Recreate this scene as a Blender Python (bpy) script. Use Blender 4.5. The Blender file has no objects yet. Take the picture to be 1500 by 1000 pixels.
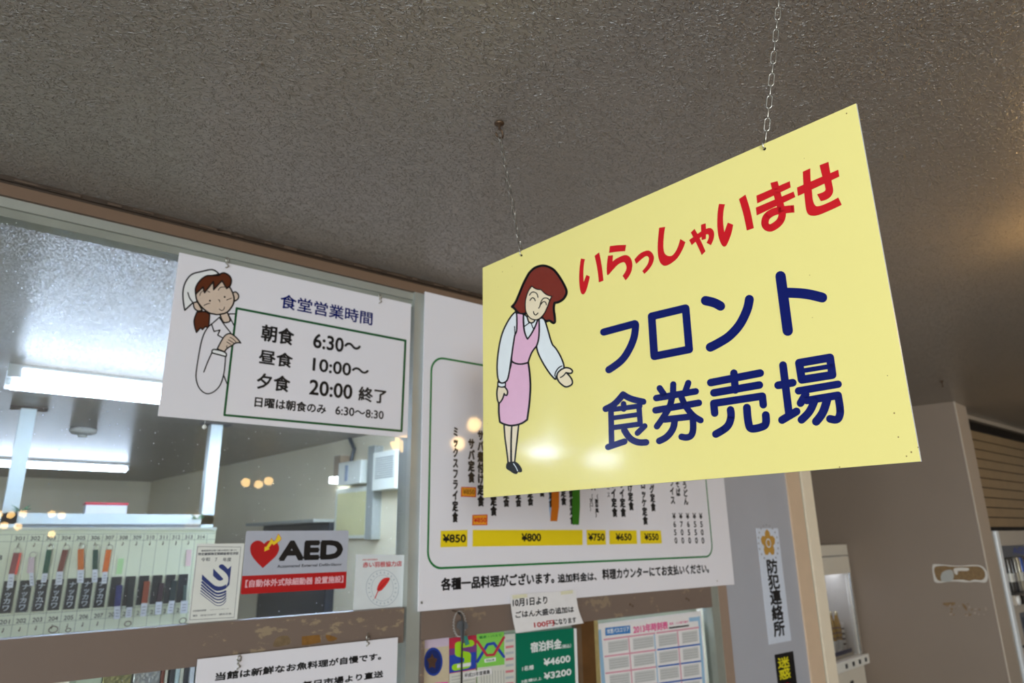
import bpy, bmesh, math, random
from mathutils import Vector, Matrix
from mathutils.geometry import tessellate_polygon
random.seed(7)
SC = bpy.context.scene
COL = SC.collection

# ------------------------------------------------------------------ camera
CZ = 1.85                       # eye height (phone held up), metres
CEIL = 2.90
RM = Matrix(((0.7852, 0.1613, 0.5979), (-0.6190, 0.2288, 0.7513), (-0.0151, -0.9599, 0.2799)))
_r = RM.col[0].normalized(); _b = (-RM.col[2] - _r * (-RM.col[2]).dot(_r)).normalized(); _u = _b.cross(_r)
cam_d = bpy.data.cameras.new('camera'); cam = bpy.data.objects.new('camera', cam_d); COL.objects.link(cam)
cam_d.sensor_width = 36; cam_d.lens = 24; cam_d.clip_start = 0.02; cam_d.clip_end = 60
cam.matrix_world = Matrix.Translation((0, 0, CZ)) @ Matrix((_r, _u, _b)).transposed().to_4x4()
cam_d.dof.use_dof = True; cam_d.dof.focus_distance = 1.08; cam_d.dof.aperture_fstop = 5.6
SC.camera = cam
SC.view_settings.view_transform = 'Standard'; SC.view_settings.look = 'None'
SC.view_settings.gamma = 1; SC.view_settings.use_curve_mapping = False
SC.view_settings.exposure = 1.2
# ------------------------------------------------------------------ sky seen through the lobby windows
wd = bpy.data.worlds.new('world'); SC.world = wd; wd.use_nodes = True
wd.node_tree.nodes['Background'].inputs[0].default_value = (0.62, 0.78, 1.0, 1)
wd.node_tree.nodes['Background'].inputs[1].default_value = 1.0
def area(name, loc, rot, sx, sy, watts, col):
    l = bpy.data.lights.new(name, 'AREA'); l.shape = 'RECTANGLE'; l.size = sx; l.size_y = sy; l.energy = watts; l.color = col
    o = bpy.data.objects.new(name, l); COL.objects.link(o); o.location = loc; o.rotation_euler = rot
    return o
# daylight entering the lobby windows in the left wall, the farthest one added to brighten the boards (lamps stand outside the panes)
area('daylight', (-4.75, -7.9, 1.9), (0, -math.pi/2, 0), 1.5, 2.6, 520, (0.92, 0.97, 1.0))  # farthest window's lamp, added to brighten the boards on the front wall
area('daylight.001', (-4.75, -4.1, 1.9), (0, -math.pi/2, 0), 1.5, 2.6, 120, (0.92, 0.97, 1.0))
area('daylight.002', (-4.75, -0.6, 1.9), (0, -math.pi/2, 0), 1.5, 2.6, 34, (0.92, 0.97, 1.0))
# ------------------------------------------------------------------ materials
def lin(c):
    c = c / 255.0
    return c / 12.92 if c <= 0.04045 else ((c + 0.055) / 1.055) ** 2.4
def rgb(c): return (lin(c[0]), lin(c[1]), lin(c[2]), 1)
_M = {}
def mat(name, c, rough=0.5, metal=0.0, spec=0.5, coat=0.0, var=0.05, vscale=30.0, bump=0.0, bscale=80.0, emit=0.0):
    if name in _M: return _M[name]
    m = bpy.data.materials.new(name); m.use_nodes = True; nt = m.node_tree; n = nt.nodes; L = nt.links
    p = n['Principled BSDF']
    p.inputs['Roughness'].default_value = rough; p.inputs['Metallic'].default_value = metal
    p.inputs['Specular IOR Level'].default_value = spec; p.inputs['Coat Weight'].default_value = coat
    p.inputs['Coat Roughness'].default_value = 0.08
    tc = n.new('ShaderNodeTexCoord'); ns = n.new('ShaderNodeTexNoise'); ns.inputs['Scale'].default_value = vscale
    ns.inputs['Detail'].default_value = 4
    L.new(tc.outputs['Object'], ns.inputs['Vector'])
    mx = n.new('ShaderNodeMix'); mx.data_type = 'RGBA'
    base = rgb(c); mx.inputs['A'].default_value = base
    mx.inputs['B'].default_value = tuple(x * (1 - var * 2) for x in base[:3]) + (1,)
    L.new(ns.outputs['Fac'], mx.inputs['Factor']); L.new(mx.outputs['Result'], p.inputs['Base Color'])
    if bump:
        n2 = n.new('ShaderNodeTexNoise'); n2.inputs['Scale'].default_value = bscale; n2.inputs['Detail'].default_value = 3
        L.new(tc.outputs['Object'], n2.inputs['Vector'])
        b = n.new('ShaderNodeBump'); b.inputs['Strength'].default_value = bump; b.inputs['Distance'].default_value = 0.004
        L.new(n2.outputs['Fac'], b.inputs['Height']); L.new(b.outputs['Normal'], p.inputs['Normal'])
    if emit:
        L.new(mx.outputs['Result'], p.inputs['Emission Color']); p.inputs['Emission Strength'].default_value = emit
    _M[name] = m
    return m
def ceiling_mat():
    m = mat('stippled ceiling paint', (170, 160, 149), 0.24, var=0.05, vscale=1.5)
    nt = m.node_tree; n = nt.nodes; L = nt.links; p = n['Principled BSDF']
    tc = n.new('ShaderNodeTexCoord')
    mp = n.new('ShaderNodeMapping'); mp.inputs['Scale'].default_value = (1.0, 1.5, 1)
    L.new(tc.outputs['Object'], mp.inputs['Vector'])
    a = n.new('ShaderNodeTexNoise'); a.inputs['Scale'].default_value = 58; a.inputs['Detail'].default_value = 1.5; a.inputs['Distortion'].default_value = 2.2
    v = n.new('ShaderNodeTexVoronoi'); v.inputs['Scale'].default_value = 95; v.feature = 'SMOOTH_F1'
    L.new(mp.outputs[0], a.inputs['Vector']); L.new(mp.outputs[0], v.inputs['Vector'])
    r = n.new('ShaderNodeMapRange'); r.inputs['From Min'].default_value = 0.52; r.inputs['From Max'].default_value = 0.68
    L.new(a.outputs['Fac'], r.inputs['Value'])
    s = n.new('ShaderNodeMath'); s.operation = 'MULTIPLY_ADD'; s.inputs[1].default_value = 0.25
    L.new(v.outputs['Distance'], s.inputs[0]); L.new(r.outputs['Result'], s.inputs[2])
    p.inputs['Specular IOR Level'].default_value = 0.75
    b = n.new('ShaderNodeBump'); b.inputs['Strength'].default_value = 1.0; b.inputs['Distance'].default_value = 0.006
    L.new(s.outputs[0], b.inputs['Height']); L.new(b.outputs['Normal'], p.inputs['Normal'])
    return m
def glass_mat(name, dusty):
    m = bpy.data.materials.new(name); m.use_nodes = True; nt = m.node_tree; n = nt.nodes; L = nt.links
    n.remove(n['Principled BSDF']); out = n['Material Output']
    tr = n.new('ShaderNodeBsdfTransparent'); tr.inputs[0].default_value = (0.93, 0.96, 0.95, 1)
    gl = n.new('ShaderNodeBsdfGlossy'); gl.inputs['Roughness'].default_value = 0.0
    fr = n.new('ShaderNodeFresnel'); fr.inputs['IOR'].default_value = 1.5
    mx = n.new('ShaderNodeMixShader'); L.new(fr.outputs[0], mx.inputs[0]); L.new(tr.outputs[0], mx.inputs[1]); L.new(gl.outputs[0], mx.inputs[2])
    if not dusty:
        L.new(mx.outputs[0], out.inputs['Surface']); return m
    tc = n.new('ShaderNodeTexCoord'); v = n.new('ShaderNodeTexVoronoi'); v.inputs['Scale'].default_value = 95; v.inputs['Randomness'].default_value = 1
    L.new(tc.outputs['Object'], v.inputs['Vector'])
    sep = n.new('ShaderNodeSeparateColor'); L.new(v.outputs['Color'], sep.inputs[0])
    rad = n.new('ShaderNodeMath'); rad.operation = 'MULTIPLY'; rad.inputs[1].default_value = 0.17; 
    pw = n.new('ShaderNodeMath'); pw.operation = 'POWER'; pw.inputs[1].default_value = 3.0
    L.new(sep.outputs[0], pw.inputs[0]); L.new(pw.outputs[0], rad.inputs[0])
    lt = n.new('ShaderNodeMath'); lt.operation = 'LESS_THAN'; L.new(v.outputs['Distance'], lt.inputs[0]); L.new(rad.outputs[0], lt.inputs[1])
    ns = n.new('ShaderNodeTexNoise'); ns.inputs['Scale'].default_value = 6; ns.inputs['Detail'].default_value = 8
    L.new(tc.outputs['Object'], ns.inputs['Vector'])
    hz = n.new('ShaderNodeMath'); hz.operation = 'MULTIPLY'; hz.inputs[1].default_value = 0.07; L.new(ns.outputs['Fac'], hz.inputs[0])
    sp = n.new('ShaderNodeMath'); sp.operation = 'MULTIPLY_ADD'; sp.inputs[1].default_value = 0.75; sp.use_clamp = True
    L.new(lt.outputs[0], sp.inputs[0]); L.new(hz.outputs[0], sp.inputs[2])
    df = n.new('ShaderNodeBsdfDiffuse'); df.inputs[0].default_value = (0.8, 0.8, 0.8, 1)
    tl = n.new('ShaderNodeBsdfTranslucent'); tl.inputs[0].default_value = (0.8, 0.8, 0.8, 1)
    dm = n.new('ShaderNodeMixShader'); dm.inputs[0].default_value = 0.6; L.new(df.outputs[0], dm.inputs[1]); L.new(tl.outputs[0], dm.inputs[2])
    m2 = n.new('ShaderNodeMixShader'); L.new(sp.outputs[0], m2.inputs[0]); L.new(mx.outputs[0], m2.inputs[1]); L.new(dm.outputs[0], m2.inputs[2])
    L.new(m2.outputs[0], out.inputs['Surface'])
    return m
def peeled_mat(name, paint, under, amount, scale=9.0, stretch=(1, 1, 1.6), xr=None):
    """paint that has flaked off in patches and shows the old coat below"""
    m = mat(name, paint, 0.45, var=0.04, vscale=4, bump=0.15, bscale=40); nt = m.node_tree; n = nt.nodes; L = nt.links
    p = n['Principled BSDF']; mx = [x for x in n if x.type == 'MIX'][0]
    tc = n.new('ShaderNodeTexCoord'); mp = n.new('ShaderNodeMapping'); mp.inputs['Scale'].default_value = stretch
    L.new(tc.outputs['Object'], mp.inputs['Vector'])
    a = n.new('ShaderNodeTexNoise'); a.inputs['Scale'].default_value = scale; a.inputs['Detail'].default_value = 9; a.inputs['Roughness'].default_value = 0.68
    L.new(mp.outputs[0], a.inputs['Vector'])
    gt = n.new('ShaderNodeMath'); gt.operation = 'GREATER_THAN'; gt.inputs[1].default_value = amount; 
    if xr:
        sp = n.new('ShaderNodeSeparateXYZ'); L.new(tc.outputs['Object'], sp.inputs[0])
        mr = n.new('ShaderNodeMapRange'); mr.inputs['From Min'].default_value = xr[0]; mr.inputs['From Max'].default_value = xr[1]
        mr.inputs['To Min'].default_value = -0.22; mr.inputs['To Max'].default_value = 0.0
        L.new(sp.outputs[0], mr.inputs['Value'])
        ad = n.new('ShaderNodeMath'); ad.operation = 'ADD'; L.new(a.outputs['Fac'], ad.inputs[0]); L.new(mr.outputs['Result'], ad.inputs[1])
        L.new(ad.outputs[0], gt.inputs[0])
    else:
        L.new(a.outputs['Fac'], gt.inputs[0])
    m2 = n.new('ShaderNodeMix'); m2.data_type = 'RGBA'; m2.inputs['B'].default_value = rgb(under)
    L.new(gt.outputs[0], m2.inputs['Factor']); L.new(mx.outputs['Result'], m2.inputs['A']); L.new(m2.outputs['Result'], p.inputs['Base Color'])
    return m

BLACK = mat('black print', (14, 14, 18), 0.3); NAVY = mat('navy print', (6, 22, 98), 0.25, var=0.02); RED = mat('red print', (205, 22, 34), 0.3, var=0.02)
WHITE = mat('white print', (232, 232, 232), 0.4); GREEN = mat('green print', (26, 118, 56), 0.3)
YELLOW = mat('yellow sign acrylic', (241, 226, 142), 0.11, coat=0.0, var=0.01, vscale=3)
EDGE = mat('white sign core', (225, 225, 222), 0.4)
SKIN = mat('skin print', (240, 222, 190), 0.25); PINK = mat('pink print', (232, 182, 208), 0.25); HAIR = mat('red brown print', (126, 48, 38), 0.25)
BLOUSE = mat('pale grey print', (232, 236, 238), 0.25); CREAM = mat('cream print', (252, 246, 200), 0.25)
BOARD = mat('white sign board', (226, 222, 228), 0.05, var=0.01, vscale=3); BROWN = mat('brown print', (92, 40, 14), 0.3); SKIN2 = mat('beige print', (212, 190, 172), 0.3)
STEEL = mat('bright steel', (190, 186, 178), 0.28, 1.0); RUST = mat('rusty steel', (110, 88, 70), 0.45, 0.8)
ALU = mat('brushed aluminium', (178, 180, 172), 0.38, 0.35, var=0.12, vscale=8, bump=0.08, bscale=60)
ALUD = mat('dull aluminium', (160, 162, 152), 0.42, 0.25, var=0.15, vscale=10)
PAPER = mat('white paper', (228, 224, 224), 0.6)
YBAR = mat('yellow print', (232, 204, 20), 0.35, var=0.02)
# ------------------------------------------------------------------ measuring frames
def ray(px, py): return RM @ Vector(((px - 750) / 1000.0, (py - 500) / 1000.0, 1.0))
EYE = Vector((0, 0, CZ))
class Fr:
    """a flat surface in the room: origin O, u to the right, v up, n out of the surface"""
    def __init__(s, O, u, v=Vector((0, 0, 1))):
        s.O = Vector(O); s.u = Vector(u).normalized(); s.v = Vector(v).normalized(); s.n = s.u.cross(s.v).normalized()
    def uv(s, px, py):
        r = ray(px, py); t = (s.O - EYE).dot(s.n) / r.dot(s.n); P = EYE + r * t - s.O
        return (P.dot(s.u), P.dot(s.v))
    def at(s, a, b, w=0.0): return s.O + s.u * a + s.v * b + s.n * w
    def mx(s):
        m = Matrix((s.u, s.v, s.n)).transposed().to_4x4(); m.translation = s.O; return m
    def moved(s, a, b, w=0.0): return Fr(s.at(a, b, w), s.u, s.v)
def wallfr(Y, px=None, py=None):
    f = Fr((0, Y, CZ), (1, 0, 0))
    if px is not None: f = f.moved(*f.uv(px, py))
    return f
def ceil_pt(px, py):
    r = ray(px, py); return EYE + r * ((CEIL - CZ) / r.z)
# ------------------------------------------------------------------ text as outlines of the built-in face
_fc = bpy.data.curves.new('lettering', 'FONT'); _fc.resolution_u = 3
_fo = bpy.data.objects.new('lettering', _fc); COL.objects.link(_fo)
_gl = {}
def glyphs(s, vertical):
    k = (s, vertical)
    if k in _gl: return _gl[k]
    _fc.body = '\n'.join(s) if vertical else s
    _fc.align_x = 'CENTER' if vertical else 'LEFT'
    bpy.context.view_layer.update()
    me = bpy.data.meshes.new_from_object(_fo.evaluated_get(bpy.context.evaluated_depsgraph_get()))
    vs = [(v.co.x, v.co.y) for v in me.vertices]; fs = [tuple(p.vertices) for p in me.polygons]
    bpy.data.meshes.remove(me)
    x0 = min(v[0] for v in vs); x1 = max(v[0] for v in vs); y0 = min(v[1] for v in vs); y1 = max(v[1] for v in vs)
    _gl[k] = ([((x - x0) / (x1 - x0), (y - y0) / (y1 - y0)) for x, y in vs], fs, (y1 - y0))
    return _gl[k]
# ------------------------------------------------------------------ mesh building
def spline(pts, closed, k=6):
    """pts: (x,y) or (x,y,1) for a sharp corner"""
    n = len(pts); P = [Vector(p[:2]) for p in pts]; C = [len(p) > 2 for p in pts]
    out = []
    rng = range(n) if closed else range(n - 1)
    for i in rng:
        a, b = P[i], P[(i + 1) % n]
        ca = C[i] or (not closed and i == 0); cb = C[(i + 1) % n] or (not closed and i + 1 == n - 1)
        out.append(a)
        if ca and cb: continue
        ta = Vector((0, 0)) if ca else (b - P[i - 1]) * 0.5
        tb = Vector((0, 0)) if cb else (P[(i + 2) % n] - a) * 0.5
        if ca: ta = (b - a) * 1.5 - tb * 0.5
        if cb: tb = (b - a) * 1.5 - ta * 0.5
        for j in range(1, k):
            t = j / k; t2 = t * t; t3 = t2 * t
            out.append(a * (2*t3 - 3*t2 + 1) + ta * (t3 - 2*t2 + t) + b * (3*t2 - 2*t3) + tb * (t3 - t2))
    if not closed: out.append(P[-1])
    return out
class Mesh:
    def __init__(s): s.v = []; s.f = []; s.m = []; s.mats = []
    def mi(s, m):
        if m not in s.mats: s.mats.append(m)
        return s.mats.index(m)
    def face(s, pts, m):
        b = len(s.v); s.v += [tuple(p) for p in pts]; s.f.append(tuple(range(b, b + len(pts)))); s.m.append(s.mi(m))
    def raw(s, vs, fs, m):
        b = len(s.v); s.v += [tuple(p) for p in vs]; i = s.mi(m)
        for f in fs: s.f.append(tuple(b + k for k in f)); s.m.append(i)
    def poly(s, pts, w, m):
        s.k = (getattr(s, 'k', 0) + 1) % 9; w += s.k * 4e-6
        P = [Vector((p[0], p[1], w)) for p in pts]
        tri = tessellate_polygon([P])
        fl = []
        for t in tri:
            a, b, c = (P[i] for i in t)
            if (b - a).cross(c - a).z < 0: t = (t[0], t[2], t[1])
            fl.append(tuple(t))
        s.raw(P, fl, m)
    def box(s, x0, x1, y0, y1, z0, z1, m, mfront=None):
        vs = [(x0,y0,z0),(x1,y0,z0),(x1,y1,z0),(x0,y1,z0),(x0,y0,z1),(x1,y0,z1),(x1,y1,z1),(x0,y1,z1)]
        s.raw(vs, [(3,2,1,0),(0,1,5,4),(1,2,6,5),(2,3,7,6),(3,0,4,7)], m)
        s.raw(vs[4:], [(0,1,2,3)], mfront or m)
    def rbox(s, x0, x1, y0, y1, z0, z1, m, b=0.004):
        """box with chamfered edges"""
        bm = bmesh.new(); bmesh.ops.create_cube(bm, size=1)
        for v in bm.verts:
            v.co = Vector(((x0+x1)/2 + v.co.x*(x1-x0), (y0+y1)/2 + v.co.y*(y1-y0), (z0+z1)/2 + v.co.z*(z1-z0)))
        bmesh.ops.bevel(bm, geom=bm.edges[:], offset=b, segments=2, profile=0.5, affect='EDGES')
        s.raw([v.co.copy() for v in bm.verts], [tuple(v.index for v in f.verts) for f in bm.faces], m); bm.free()
    def plate(s, pts, z0, z1, m, mfront=None):
        """prism over an outline (counter-clockwise or not)"""
        n = len(pts); a = sum(pts[i][0]*pts[(i+1)%n][1] - pts[(i+1)%n][0]*pts[i][1] for i in range(n))
        if a < 0: pts = pts[::-1]
        s.poly(pts, z1, mfront or m)
        for i in range(n):
            p, q = pts[i], pts[(i+1) % n]
            s.raw([(p[0],p[1],z0),(q[0],q[1],z0),(q[0],q[1],z1),(p[0],p[1],z1)], [(0,1,2,3)], m)
    def tube(s, pts, r, m, n=8, closed=False, caps=True):
        P = [Vector(p) for p in pts]; N = len(P); rs = r if isinstance(r, (list, tuple)) else [r] * N
        t0 = (P[1] - P[0]).normalized(); up = Vector((0, 0, 1)) if abs(t0.z) < 0.9 else Vector((1, 0, 0))
        nx = t0.cross(up).normalized(); vs = []
        for i in range(N):
            a = P[i-1] if (i > 0 or closed) else P[i]; b = P[(i+1) % N] if (i < N-1 or closed) else P[i]
            t = (b - a).normalized(); nx = (nx - t * nx.dot(t)).normalized(); ny = t.cross(nx)
            for k in range(n):
                an = 2*math.pi*k/n; vs.append(P[i] + (nx*math.cos(an) + ny*math.sin(an)) * rs[i])
        fs = []
        for i in range(N if closed else N-1):
            for k in range(n):
                j = (i+1) % N; fs.append((i*n+k, i*n+(k+1)%n, j*n+(k+1)%n, j*n+k))
        if caps and not closed: fs += [tuple(range(n))[::-1], tuple((N-1)*n+k for k in range(n))]
        s.raw(vs, fs, m)
    def lathe(s, prof, m, n=20, c=(0,0,0), axis='y'):
        vs = []; fs = []
        for r, h in prof:
            for k in range(n):
                a = 2*math.pi*k/n; x, z = r*math.cos(a), r*math.sin(a)
                vs.append((c[0]+x, c[1]+h, c[2]+z) if axis == 'y' else (c[0]+x, c[1]+z, c[2]+h))
        for i in range(len(prof)-1):
            for k in range(n):
                q = (i*n+k, i*n+(k+1)%n, (i+1)*n+(k+1)%n, (i+1)*n+k)
                fs.append(q[::-1] if axis == 'y' else q)
        s.raw(vs, fs, m)
    # ---- printing on a surface: points are read off the surface through its frame
    def text(s, fr, txt, LB, RT, m, w=0.0006, bold=0.02, vertical=False):
        gv, gf, hh = glyphs(txt, vertical)
        a0, b0 = fr.uv(*LB); a1, b1 = fr.uv(*RT); W, H = a1 - a0, b1 - b0
        s.textuv(gv, gf, a0, b0, W, H, m, w, bold * (W / max(1, 1) if vertical else H))
    def textuv(s, gv, gf, a0, b0, W, H, m, w, e):
        n = 1 if e <= 0 else 6
        for k in range(n):
            dx, dy = (0, 0) if n == 1 else (e*math.cos(2*math.pi*k/n), e*math.sin(2*math.pi*k/n))
            s.raw([(a0 + e + x*(W - 2*e) + dx, b0 + e + y*(H - 2*e) + dy, w + k*5e-6) for x, y in gv], gf, m)
class Z:
    """points noted in an enlarged crop of a surface: crop corner and enlargement"""
    def __init__(s, fr, ox, oy, k): s.fr, s.ox, s.oy, s.k = fr, ox, oy, k
    def p(s, x, y): return (s.ox + x / s.k, s.oy + y / s.k)
    def uv(s, x, y): return s.fr.uv(*s.p(x, y))
    def fill(s, M, pts, m, w, smooth=True):
        q = spline(pts, True) if smooth else [Vector(p[:2]) for p in pts]
        M.poly([s.uv(*p) for p in q], w, m)
    def line(s, M, pts, width, m, w, closed=False, cap=True, smooth=True):
        q = spline(pts, closed) if smooth else [Vector(p[:2]) for p in pts]
        n = len(q); h = width / 2.0
        for i in range(n if closed else n - 1):
            a, b = q[i], q[(i+1) % n]; d = b - a
            if d.length < 1e-6: continue
            d.normalize(); o = Vector((-d.y, d.x)) * h
            M.poly([s.uv(*p) for p in (a + o, b + o, b - o, a - o)], w, m)
        for i, a in enumerate(q):
            if not closed and not cap and min((a - q[0]).length, (a - q[-1]).length) < h: continue
            M.poly([s.uv(a.x + h*math.cos(t*math.pi/7), a.y + h*math.sin(t*math.pi/7)) for t in range(14)], w, m)
    def text(s, M, txt, LB, RT, m, w=0.0006, bold=0.02, vertical=False):
        M.text(s.fr, txt, s.p(*LB), s.p(*RT), m, w, bold, vertical)
def tag(o, label=None, cat=None, group=None, kind=None):
    if label: o['label'] = label
    if cat: o['category'] = cat
    if group: o['group'] = group
    if kind: o['kind'] = kind
    return o
def build(name, M, parent=None, fr=None, smooth=False):
    me = bpy.data.meshes.new(name); me.from_pydata(M.v, [], M.f)
    for m in M.mats: me.materials.append(m)
    me.polygons.foreach_set('material_index', M.m)
    if smooth: me.polygons.foreach_set('use_smooth', [True] * len(M.f))
    me.validate(); me.update()
    o = bpy.data.objects.new(name, me); COL.objects.link(o)
    if parent: o.parent = parent
    elif fr: o.matrix_world = fr.mx()
    return o
def thing(name, label, cat, fr, group=None):
    o = bpy.data.objects.new(name, None); o.empty_display_size = 0.05; COL.objects.link(o)
    if isinstance(fr, Fr): o.matrix_world = fr.mx()
    else: o.location = fr
    return tag(o, label, cat, group)
def struct(name, M, fr=None, parent=None):
    o = build(name, M, parent, fr)
    if not parent: o['kind'] = 'structure'
    return o
# ------------------------------------------------------------------ the room shell
def zrel(*p): return CZ + p[0]
PAINTG = mat('grey wall paint', (168, 168, 176), 0.5, var=0.05, vscale=5, bump=0.08, bscale=30)
TAUPE = mat('taupe wall paint', (126, 109, 94), 0.5, var=0.05, vscale=3, bump=0.06, bscale=25)
OFFW = mat('cream office wall', (228, 218, 188), 0.55, var=0.04, vscale=2)
FLOOR = mat('brown floor tile', (116, 104, 94), 0.35, var=0.12, vscale=6)
WALLW = mat('cream lobby wall', (205, 198, 186), 0.6, var=0.03)
def wbox(name, x0, x1, y0, y1, z0, z1, m, parent=None):
    M = Mesh(); M.box(x0, x1, y0, y1, z0, z1, m); return struct(name, M, None, parent)
wbox('ceiling', -4.6, 11, -11, 13.2, CEIL, CEIL + 0.12, ceiling_mat())
wbox('floor', -4.6, 11, -11, 13.2, -0.1, 0, FLOOR)
# left wall of lobby and office, with lobby windows, the farthest one added for its light
M = Mesh()
for y0, y1 in ((-11, -9.3), (-6.5, -5.5), (-2.7, -2.0), (0.8, 13.2)): M.box(-4.6, -4.45, y0, y1, 0, CEIL, WALLW)
for y0, y1 in ((-9.3, -6.5), (-5.5, -2.7), (-2.0, 0.8)):
    M.box(-4.6, -4.45, y0, y1, 0, 1.1, WALLW); M.box(-4.6, -4.45, y0, y1, 2.70, CEIL, WALLW)
struct('wall_left', M)
GLASS = glass_mat('clear window glass', False); GLASSD = glass_mat('dusty window glass', True)
for i, y0 in enumerate((-9.3, -5.5, -2.0)):
    M = Mesh()
    for a, b, c, d in ((0, 2.8, 1.1, 1.15), (0, 2.8, 2.65, 2.70), (0, 0.05, 1.15, 2.65), (1.375, 1.425, 1.15, 2.65), (2.75, 2.8, 1.15, 2.65)):
        M.box(-4.56, -4.50, y0 + a, y0 + b, c, d, ALUD)
    w = struct('window_%d' % (i + 2), M)
    M = Mesh(); M.raw([(-4.53, y0 + .05, 1.15), (-4.53, y0 + 2.75, 1.15), (-4.53, y0 + 2.75, 2.65), (-4.53, y0 + .05, 2.65)], [(0, 1, 2, 3)], GLASS); build('pane', M, w)
wbox('wall_back', -4.6, 11, -11.15, -11, 0, CEIL, WALLW)
wbox('wall_right', 11, 11.15, -11, 13.2, 0, CEIL, TAUPE)
wbox('wall_far', -4.6, 11, 13.05, 13.2, 0, CEIL, OFFW)
# office right-hand side wall, slightly out of square
d = Vector((-0.0975, 0.9952, 0)); P0 = Vector((3.40, 3.72, 0))
f = Fr(P0, d * -1)
M = Mesh(); M.box(-9.3, 1.33, 0, CEIL, -0.12, 0, OFFW); struct('wall_office', M, f)
OFR = f
# reception front: grey wall end beside the window band, lobby side
wbox('wall_front', 3.245, 3.97, 2.31, 2.46, 0, CEIL, PAINTG)
wbox('wall_counter', -4.45, 3.245, 2.36, 2.46, 0, 1.0, PAINTG)
# door casing of pale wood with a metal stop
WOODL = mat('pale jamb wood', (212, 184, 156), 0.5, var=0.08, vscale=12)
M = Mesh(); M.box(3.97, 4.12, 2.30, 2.47, 0, CEIL, WOODL); M.box(4.12, 4.15, 2.312, 2.46, 0, CEIL, ALU)
M.box(4.15, 4.262, 2.30, 2.47, 0, CEIL, mat('cream jamb wood', (236, 220, 196), .45, var=.06, vscale=10)); struct('door_1', M)
# top of the window band: dark moulding, painted strip, aluminium channel
DKBR = mat('dark brown moulding', (74, 58, 46), 0.5, var=0.3, vscale=14, bump=0.5, bscale=50)
STRIP = mat('tan painted strip', (118, 94, 76), 0.45, var=0.05)
Zt = CZ + 1.0
wbox('trim_1', -4.45, 3.245, 2.318, 2.40, CZ + 1.024, CEIL, DKBR)
M = Mesh(); M.box(-4.45, 3.245, 2.310, 2.318, CZ + 1.035, CEIL, DKBR)
for i in range(60):
    x = -2.0 + i * 0.085 + random.uniform(-.03, .03); M.box(x, x + random.uniform(.02, .09), 2.3055, 2.312, CZ + 1.036 + random.uniform(0, .004), CZ + 1.036 + random.uniform(.005, .010), mat('chipped strip', (92, 74, 60), .6))
struct('trim_2', M)
wbox('trim_3', -4.45, 3.245, 2.306, 2.40, CZ + 0.986, CZ + 1.022, STRIP)
# aluminium window frame with the dusty pane
M = Mesh()
M.box(-4.45, 3.16, 2.318, 2.40, CZ + 0.955, CZ + 0.985, ALU); M.box(-4.45, 3.16, 2.330, 2.39, CZ + 0.930, CZ + 0.955, ALUD)
for x0, x1 in ((1.330, 1.385), (3.175, 3.245), (-1.5, -1.43), (-3.4, -3.33)): M.box(x0, x1, 2.306, 2.40, 1.0, CZ + 0.986, ALU)
win = struct('window_1', M)
M = Mesh(); M.raw([(-4.45, 2.336, 1.0), (3.2, 2.336, 1.0), (3.2, 2.336, CZ + 0.94), (-4.45, 2.336, CZ + 0.94)], [(0, 1, 2, 3)], GLASSD); build('pane', M, win)
# worn brown cross rail
RAIL = peeled_mat('taupe rail paint', (118, 101, 91), (146, 128, 104), 0.575, 13.0, (1, 1, 2.2), (0.4, 0.7))
t4 = wbox('trim_4', -4.45, 1.315, 2.298, 2.345, CZ - 0.341, CZ - 0.224, RAIL)
M = Mesh(); zz = Z(wallfr(2.298), 260, 740, 3.847); GLU = mat('old glue stain', (150, 104, 44), .5, var=.3, vscale=60)
zz.fill(M, [(700,738,1),(800,728,1),(806,768),(790,775),(740,785),(700,788,1)], GLU, .0006); zz.fill(M, [(835,730),(870,735),(900,750),(870,765),(845,760)], GLU, .0006)
zz.fill(M, [(560,745),(620,735),(635,775),(600,790),(540,795)], mat('pale glue stain', (136, 112, 80), .6, var=.3, vscale=60), .0005)
M.v = [(v[0], 2.298 - v[2], CZ + v[1]) for v in M.v]; build('glue_stain', M, t4)
wbox('trim_5', 1.388, 3.11, 2.298, 2.345, CZ - 0.341, CZ - 0.226, peeled_mat('taupe rail paint, less worn', (118, 101, 91), (136, 118, 98), 0.60, 12.0, (1, 1, 1.6)))
M = Mesh(); M.box(3.11, 3.172, 2.300, 2.36, 1.0, CZ - 0.226, ALUD); M.box(3.172, 3.245, 2.298, 2.33, 1.0, CZ + .9, mat('tan edge strip', (150, 128, 112), .5)); struct('trim_6', M)
wbox('trim_7', 1.387, 1.402, 2.296, 2.345, 1.0, CZ - 0.3415, RAIL)
# taupe partition wall beyond the doorway, with its near end and peeled patches
c0 = ceil_pt(1396, 588); c1 = ceil_pt(1340, 594.6); dv = Vector((c1.x - c0.x, c1.y - c0.y, 0)).normalized()
FT = Fr(Vector((c0.x, c0.y, 0)), dv * -1)
M = Mesh(); M.box(-4.2, 0, 0, CEIL, -0.5, 0, TAUPE); tw = struct('wall_partition', M, FT)
E1 = Fr(Vector((c0.x, c0.y, 0)), Vector((0.995, 0.105, 0)))
M = Mesh(); M.box(0, 0.375, 0, CEIL, -0.05, 0.004, mat('pale taupe corner trim', (176, 160, 144), .45, var=.03)); M.box(0.0, .022, 0, CEIL, -.02, .010, mat('light edge bead', (196, 182, 166), .5)); struct('trim_8', M, E1)
z = Z(FT, 1300, 760, 4.165); M = Mesh()
P_RIM = mat('chipped white primer', (196, 188, 178), .7); P_RUST = mat('old brown coat', (140, 108, 66), .7, var=.35, vscale=60); P_GREY = mat('bare grey plaster', (158, 156, 150), .8)
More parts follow.
